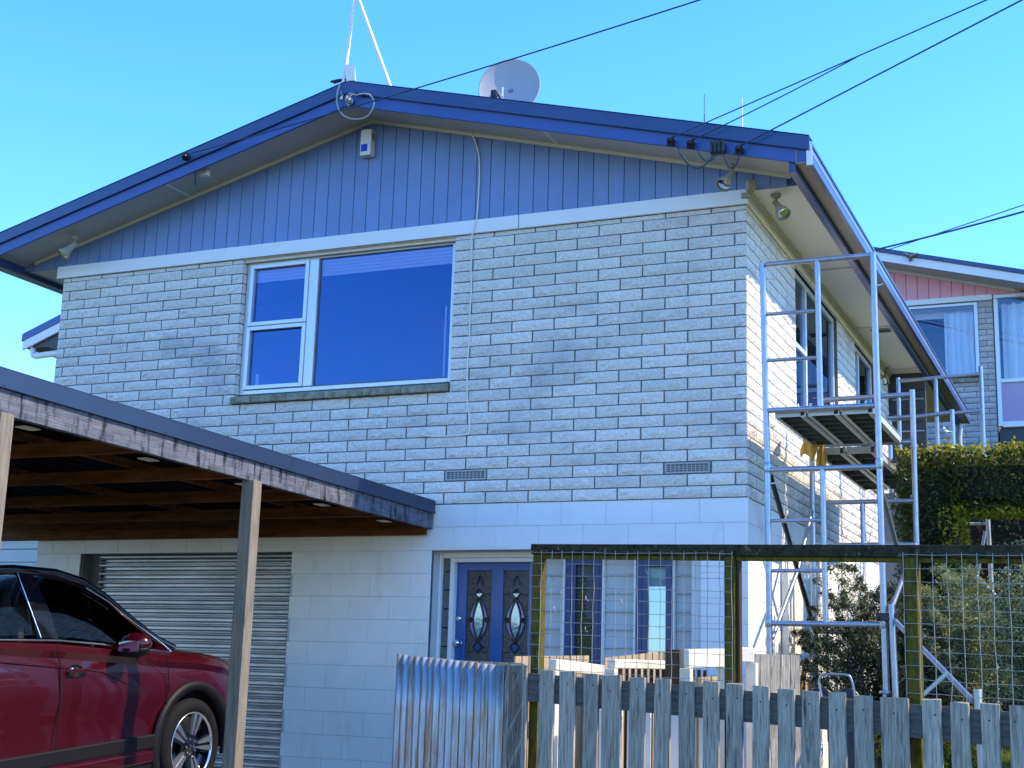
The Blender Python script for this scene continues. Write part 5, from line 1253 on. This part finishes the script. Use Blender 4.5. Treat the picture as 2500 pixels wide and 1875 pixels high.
# grass on the lawn
gp=[]; 
n=9000; x=0.6+4.5*rng.random(n); y=-2.6+7*rng.random(n); z=np.array([gz(a,b) for a,b in zip(x,y)])
v=np.empty((n,3,3)); h=0.05+0.05*rng.random(n); a=rng.random(n)*6.28; w=0.006
v[:,0]=np.stack([x-np.cos(a)*w,y-np.sin(a)*w,z],1); v[:,1]=np.stack([x+np.cos(a)*w,y+np.sin(a)*w,z],1); v[:,2]=np.stack([x+rng.normal(0,0.02,n),y+rng.normal(0,0.02,n),z+h],1)
me=bpy.data.meshes.new('grass'); me.from_pydata(v.reshape(-1,3).tolist(),[],[(3*i,3*i+1,3*i+2) for i in range(n)]); me.materials.append(MAT['grassblade']); o=bpy.data.objects.new('grass',me); COL.objects.link(o); o['kind']='stuff'; o['label']='short green grass on the side lawn'; o['category']='grass'
mb=MB(); mb.box(0.7,6,-0.62,-0.48,0.1,0.42); struct('lawn_edging',mb,'concrete',bevel=0.01)
# twigs at the left edge: bare pinkish tree
tt=thing('bare_tree','pinkish wispy tree at the far left edge of the sky','tree',(-12.3,2.0,0.2))
mb=MB(); mb.tube([(-12.3,2.0,0.2),(-12.2,2.0,3.0),(-12.25,2.0,5.0)],0.10,8,r2_=0.04); obj('trunk',mb,'bark',tt)
mb=MB(); pts=[]
for k in range(46):
    a=random.uniform(-0.5,3.6); z0=random.uniform(3.4,5.2); L_=random.uniform(0.5,1.05); d=Vector((math.cos(a)*1.0,math.sin(a)*0.8,random.uniform(0.1,0.6))).normalized()
    p0=Vector((-12.25,2.0,z0)); P2=[p0+d*L_*s+Vector((0,0,0.15*s*s)) for s in (0,0.33,0.66,1)]; mb.tube(P2,0.012,4,cap=False,r2_=0.003)
    for s in range(40): 
        u=random.random()**0.6; q=p0+d*L_*u+Vector((random.gauss(0,0.035),random.gauss(0,0.035),0.15*u*u+random.gauss(0,0.035))); pts.append(tuple(q))
obj('branches',mb,'leafpink',tt); leaves('foliage',pts,0.05,'leafpink',tt,aspect=0.3,kind='stuff')
shrub('corner_bush','green spiky bush tip showing left of the carport behind the car',(-8.55,-0.8,0.2),2.05,0.35,30,'leafdark',0.07,3000,aspect=0.2,tipw=0.05)
# ------------------------------------------------------------ neighbouring houses
nb=thing('pink_house','pink gabled neighbouring house up the hill behind the hedge','house',(0,14,4.9))
Y=14.0
mb=MB(); mb.box(-6.0,-0.72,Y,Y+6,4.6,7.93); mb.box(-0.72,0.55,Y,Y+0.10,4.6,6.47); mb.box(0.55,0.83,Y,Y+6,4.6,7.93); mb.box(-0.72,0.55,Y+1.2,Y+1.3,4.6,7.93); mb.box(0.83,4.5,Y+1.2,Y+1.3,4.6,8.0); wall_=obj('front_wall',mb,'mortar',nb)
# bricks on pier and under window
cnt=0; rest_=MB()
for row in range(34):
    z0=7.83-0.1*row
    if z0<4.9: break
    off=0.0 if row%2 else 0.2
    x=-1.5+off
    while x<0.83:
        a,b=x,x+0.4; x+=0.4
        segs=[(a,b)] if z0<6.40 else hole(a,b,0,1,[(-0.72,0.57,0,1)])
        for s0,s1 in segs:
            s1=min(s1,0.82)
            if s1-s0<0.05: continue
            me=brick_mesh(round(s1-s0-0.012,2),0.088,random.randrange(3))
            if ('nb',me.name) not in brickmesh:
                m2=me.copy(); m2.materials.clear(); m2.materials.append(MAT['nbrick']); brickmesh[('nb',me.name)]=m2
            place(brickmesh[('nb',me.name)],'brick',wall_,((s0+s1)/2,Y-0.008,z0+0.05)); cnt+=1
nsl=math.tan(R(14.6)); nax=-3.5; naz=8.0+(1.36+3.5)*nsl-0.03
def nz(x): return naz-abs(x-nax)*nsl
x=-1.6
nbk=MB(); nbk.prism([(-4,7.94),(1.30,7.94),(1.30,nz(1.30)),(-3.5,naz)],Y-0.002,Y+0.02); nbo=obj('gable_backing',nbk,'pink',nb)
while x<1.3:
    a,b=x,min(x+0.195,1.28); mb=MB(); mb.prism([(a,7.945),(b-0.014,7.945),(b-0.014,max(7.95,nz(b-0.014))),(a,max(7.95,nz(a)))],Y-0.022,Y-0.002); obj('cladding_board',mb,'pink',nbo); x+=0.195
mb=MB(); mb.box(-2.0,0.82,Y-0.05,Y,7.85,7.945); obj('band_board',mb,'trim',nb)
mb=MB(); mb.prism([(-3.5,naz),(1.45,nz(1.45)),(1.45,nz(1.45)+0.012),(-3.5,naz+0.012)],Y-0.62,Y+0.02); obj('gable_soffit',mb,'soffit',nb)
mb=MB(); mb.prism([(-3.5,naz-0.05),(1.2,nz(1.2)-0.05),(1.2,nz(1.2)),(-3.5,naz)],Y-0.05,Y-0.024); obj('cove_moulding',mb,'trimcream',nb)
mb=MB(); mb.prism([(-3.5,naz-0.03),(1.9,nz(1.9)-0.03),(1.9,nz(1.9)+0.12),(-3.5,naz+0.12)],Y-0.65,Y-0.62); obj('barge_board',mb,'trim',nb,label='pale lilac white barge board')
mb=MB(); mb.prism([(-3.5,naz+0.125),(2.0,nz(2.0)+0.125),(2.0,nz(2.0)+0.20),(-3.5,naz+0.20)],Y-0.68,Y+6); obj('roof_sheet',mb,'fascia',nb)
mb=MB(); mb.box(1.28,4.5,Y-0.60,Y+0.02,7.98,8.0); obj('side_soffit',mb,'trimcream',nb)
mb=MB(); mb.box(0.84,4.5,Y-0.06,Y+0.04,7.86,7.93); mb.box(0.84,0.91,Y-0.05,Y+0.05,5.60,7.86); mb.box(0.91,4.5,Y-0.05,Y+0.05,6.36,6.43); mb.box(0.91,4.5,Y-0.05,Y+0.05,5.58,5.68); mb.box(2.6,2.68,Y-0.05,Y+0.05,5.68,7.86); nw=obj('window',mb,'alu',nb,bevel=0.006,label='full height window with drawn curtains and a lilac panel below')
mb=MB(); mb.box(0.91,4.5,Y-0.02,Y-0.015,6.43,7.86); obj('pane',mb,'nbglass',nw)
mb=MB(); mb.box(0.91,4.5,Y-0.02,Y-0.0,5.68,6.36); obj('lower_panel',mb,'lilac',nw)
mb=MB(); mb.box(0.85,4.5,Y+0.0,Y+0.5,5.28,5.56); obj('deck_edge',mb,'darkwall',nb)
def curtain(x0,x1,z0,z1,y,par,n=60,scal=0.03):
    mb=MB(); v=[];f=[]
    for k in range(n+1):
        x=x0+(x1-x0)*k/n; yy=y+0.05*math.sin(k*1.05)+0.015*math.sin(k*2.3); v+=[(x,yy,z0),(x+0.01*math.sin(k),yy*1.0,(z0+z1)/2),(x,yy,z1+scal*math.sin(k*1.05))]
    for k in range(n):
        for q in range(2): f.append((3*k+q,3*k+q+1,3*k+4+q,3*k+3+q))
    mb.add(v,f,True); obj('curtain',mb,'curtain',par)
curtain(0.95,2.6,6.43,7.80,Y+0.16,nw); curtain(2.68,4.4,6.43,7.80,Y+0.16,nw)
mb=MB(); mb.box(-0.72,-0.66,Y-0.03,Y+0.05,6.50,7.83); mb.box(0.51,0.57,Y-0.03,Y+0.05,6.50,7.83); mb.box(-0.66,0.51,Y-0.03,Y+0.05,7.78,7.83); mb.box(-0.66,0.51,Y-0.03,Y+0.05,6.50,6.55); nw2=obj('window',mb,'alu',nb,bevel=0.006,label='window with white curtain drawn across its right half')
mb=MB(); mb.box(-0.66,0.51,Y-0.005,Y+0.0,6.55,7.78); obj('pane',mb,'nbglass',nw2)
curtain(-0.02,0.50,6.55,7.70,Y+0.16,nw2,30); 
mb=MB(); mb.box(-0.66,0.51,Y+0.3,Y+0.32,7.66,7.78); obj('pelmet',mb,'trim',nw2)
mb=MB(); mb.box(-0.70,0.57,Y-0.07,Y+0.0,6.40,6.47); obj('window_sill',mb,'sillstone',nb,bevel=0.006)
mb=MB(); mb.tube([(0.62,Y-0.08,5.4),(0.62,Y-0.08,5.0)],0.06,10); obj('downpipe',mb,'greydown',nb)
# hook fittings at the gable
mb=MB(); mb.tube([(-0.55,Y-0.68,8.62),(-0.45,Y-0.72,8.54),(-0.33,Y-0.68,8.60)],0.03,6); mb.tube([(-0.45,Y-0.7,8.60),(-0.45,Y-0.7,8.48)],0.03,6); obj('line_bracket',mb,'greenbrick',nb)
# blue door / downpipe block behind scaffold at side
mb=MB(); mb.box(0.50,0.80,3.3,3.36,1.5,3.05); mb.box(0.62,0.66,3.26,3.3,1.5,3.05); o=obj('shed_door',mb,'greydown'); tag(o,'pale blue shed door between the scaffold and the hedge','door')
# left neighbour: only its eave shows
ln=thing('left_house','house with dark blue roof edge and white fascia peeping out behind the left wall','house',(-10.5,4,0.2))
sl_=0.36
def lz(x): return 5.60+(x+11.52)*sl_
mb=MB(); mb.prism([(-11.52,lz(-11.52)+0.02),(-8.6,lz(-8.6)+0.02),(-8.6,lz(-8.6)+0.13),(-11.52,lz(-11.52)+0.13)],4.0,9.0); obj('roof_sheet',mb,'fasciaboard',ln)
mb=MB(); mb.prism([(-11.50,lz(-11.5)-0.11),(-8.6,lz(-8.6)-0.11),(-8.6,lz(-8.6)+0.015),(-11.50,lz(-11.5)+0.015)],4.01,4.04); obj('fascia',mb,'trim',ln)
mb=MB(); mb.prism([(-11.49,lz(-11.5)-0.08),(-11.1,lz(-11.5)-0.08),(-10.7,lz(-11.5)-0.20),(-10.7,lz(-10.7)-0.08)],4.06,8.9); obj('eave_soffit',mb,'darkwall',ln)
mb=MB(); mb.tube(smooth([(-11.38,4.10,5.56),(-11.38,4.10,5.46),(-11.33,4.10,5.42),(-11.2,4.10,5.42),(-10.5,4.10,5.45)]),0.045,10); obj('downpipe',mb,'whiteplastic',ln)
mb=MB(); mb.box(-10.75,-8.6,4.5,9,0.1,5.6); obj('wall',mb,'weatherboard',ln)
# low white building behind the car at the left
wl=thing('white_outbuilding','low white weatherboard outbuilding showing left of the garage behind the car','outbuilding',(-10,1.0,0.2))
mb=MB(); mb.box(-11.5,-8.35,1.5,4,0.1,2.55); obj('wall',mb,'weatherboard',wl)
for k in range(16):
    mb=MB(); z=0.2+0.147*k; mb.box(-11.5,-8.34,1.47,1.50,z,z+0.14); obj('weatherboard',mb,'weatherboard',wl,bevel=0.006)
mb=MB(); mb.box(-11.6,-8.25,1.35,4.1,2.555,2.62); obj('roof',mb,'trim',wl)
# clean helper flags
for o in bpy.data.objects:
    if 'localspace' in o.keys(): del o['localspace']
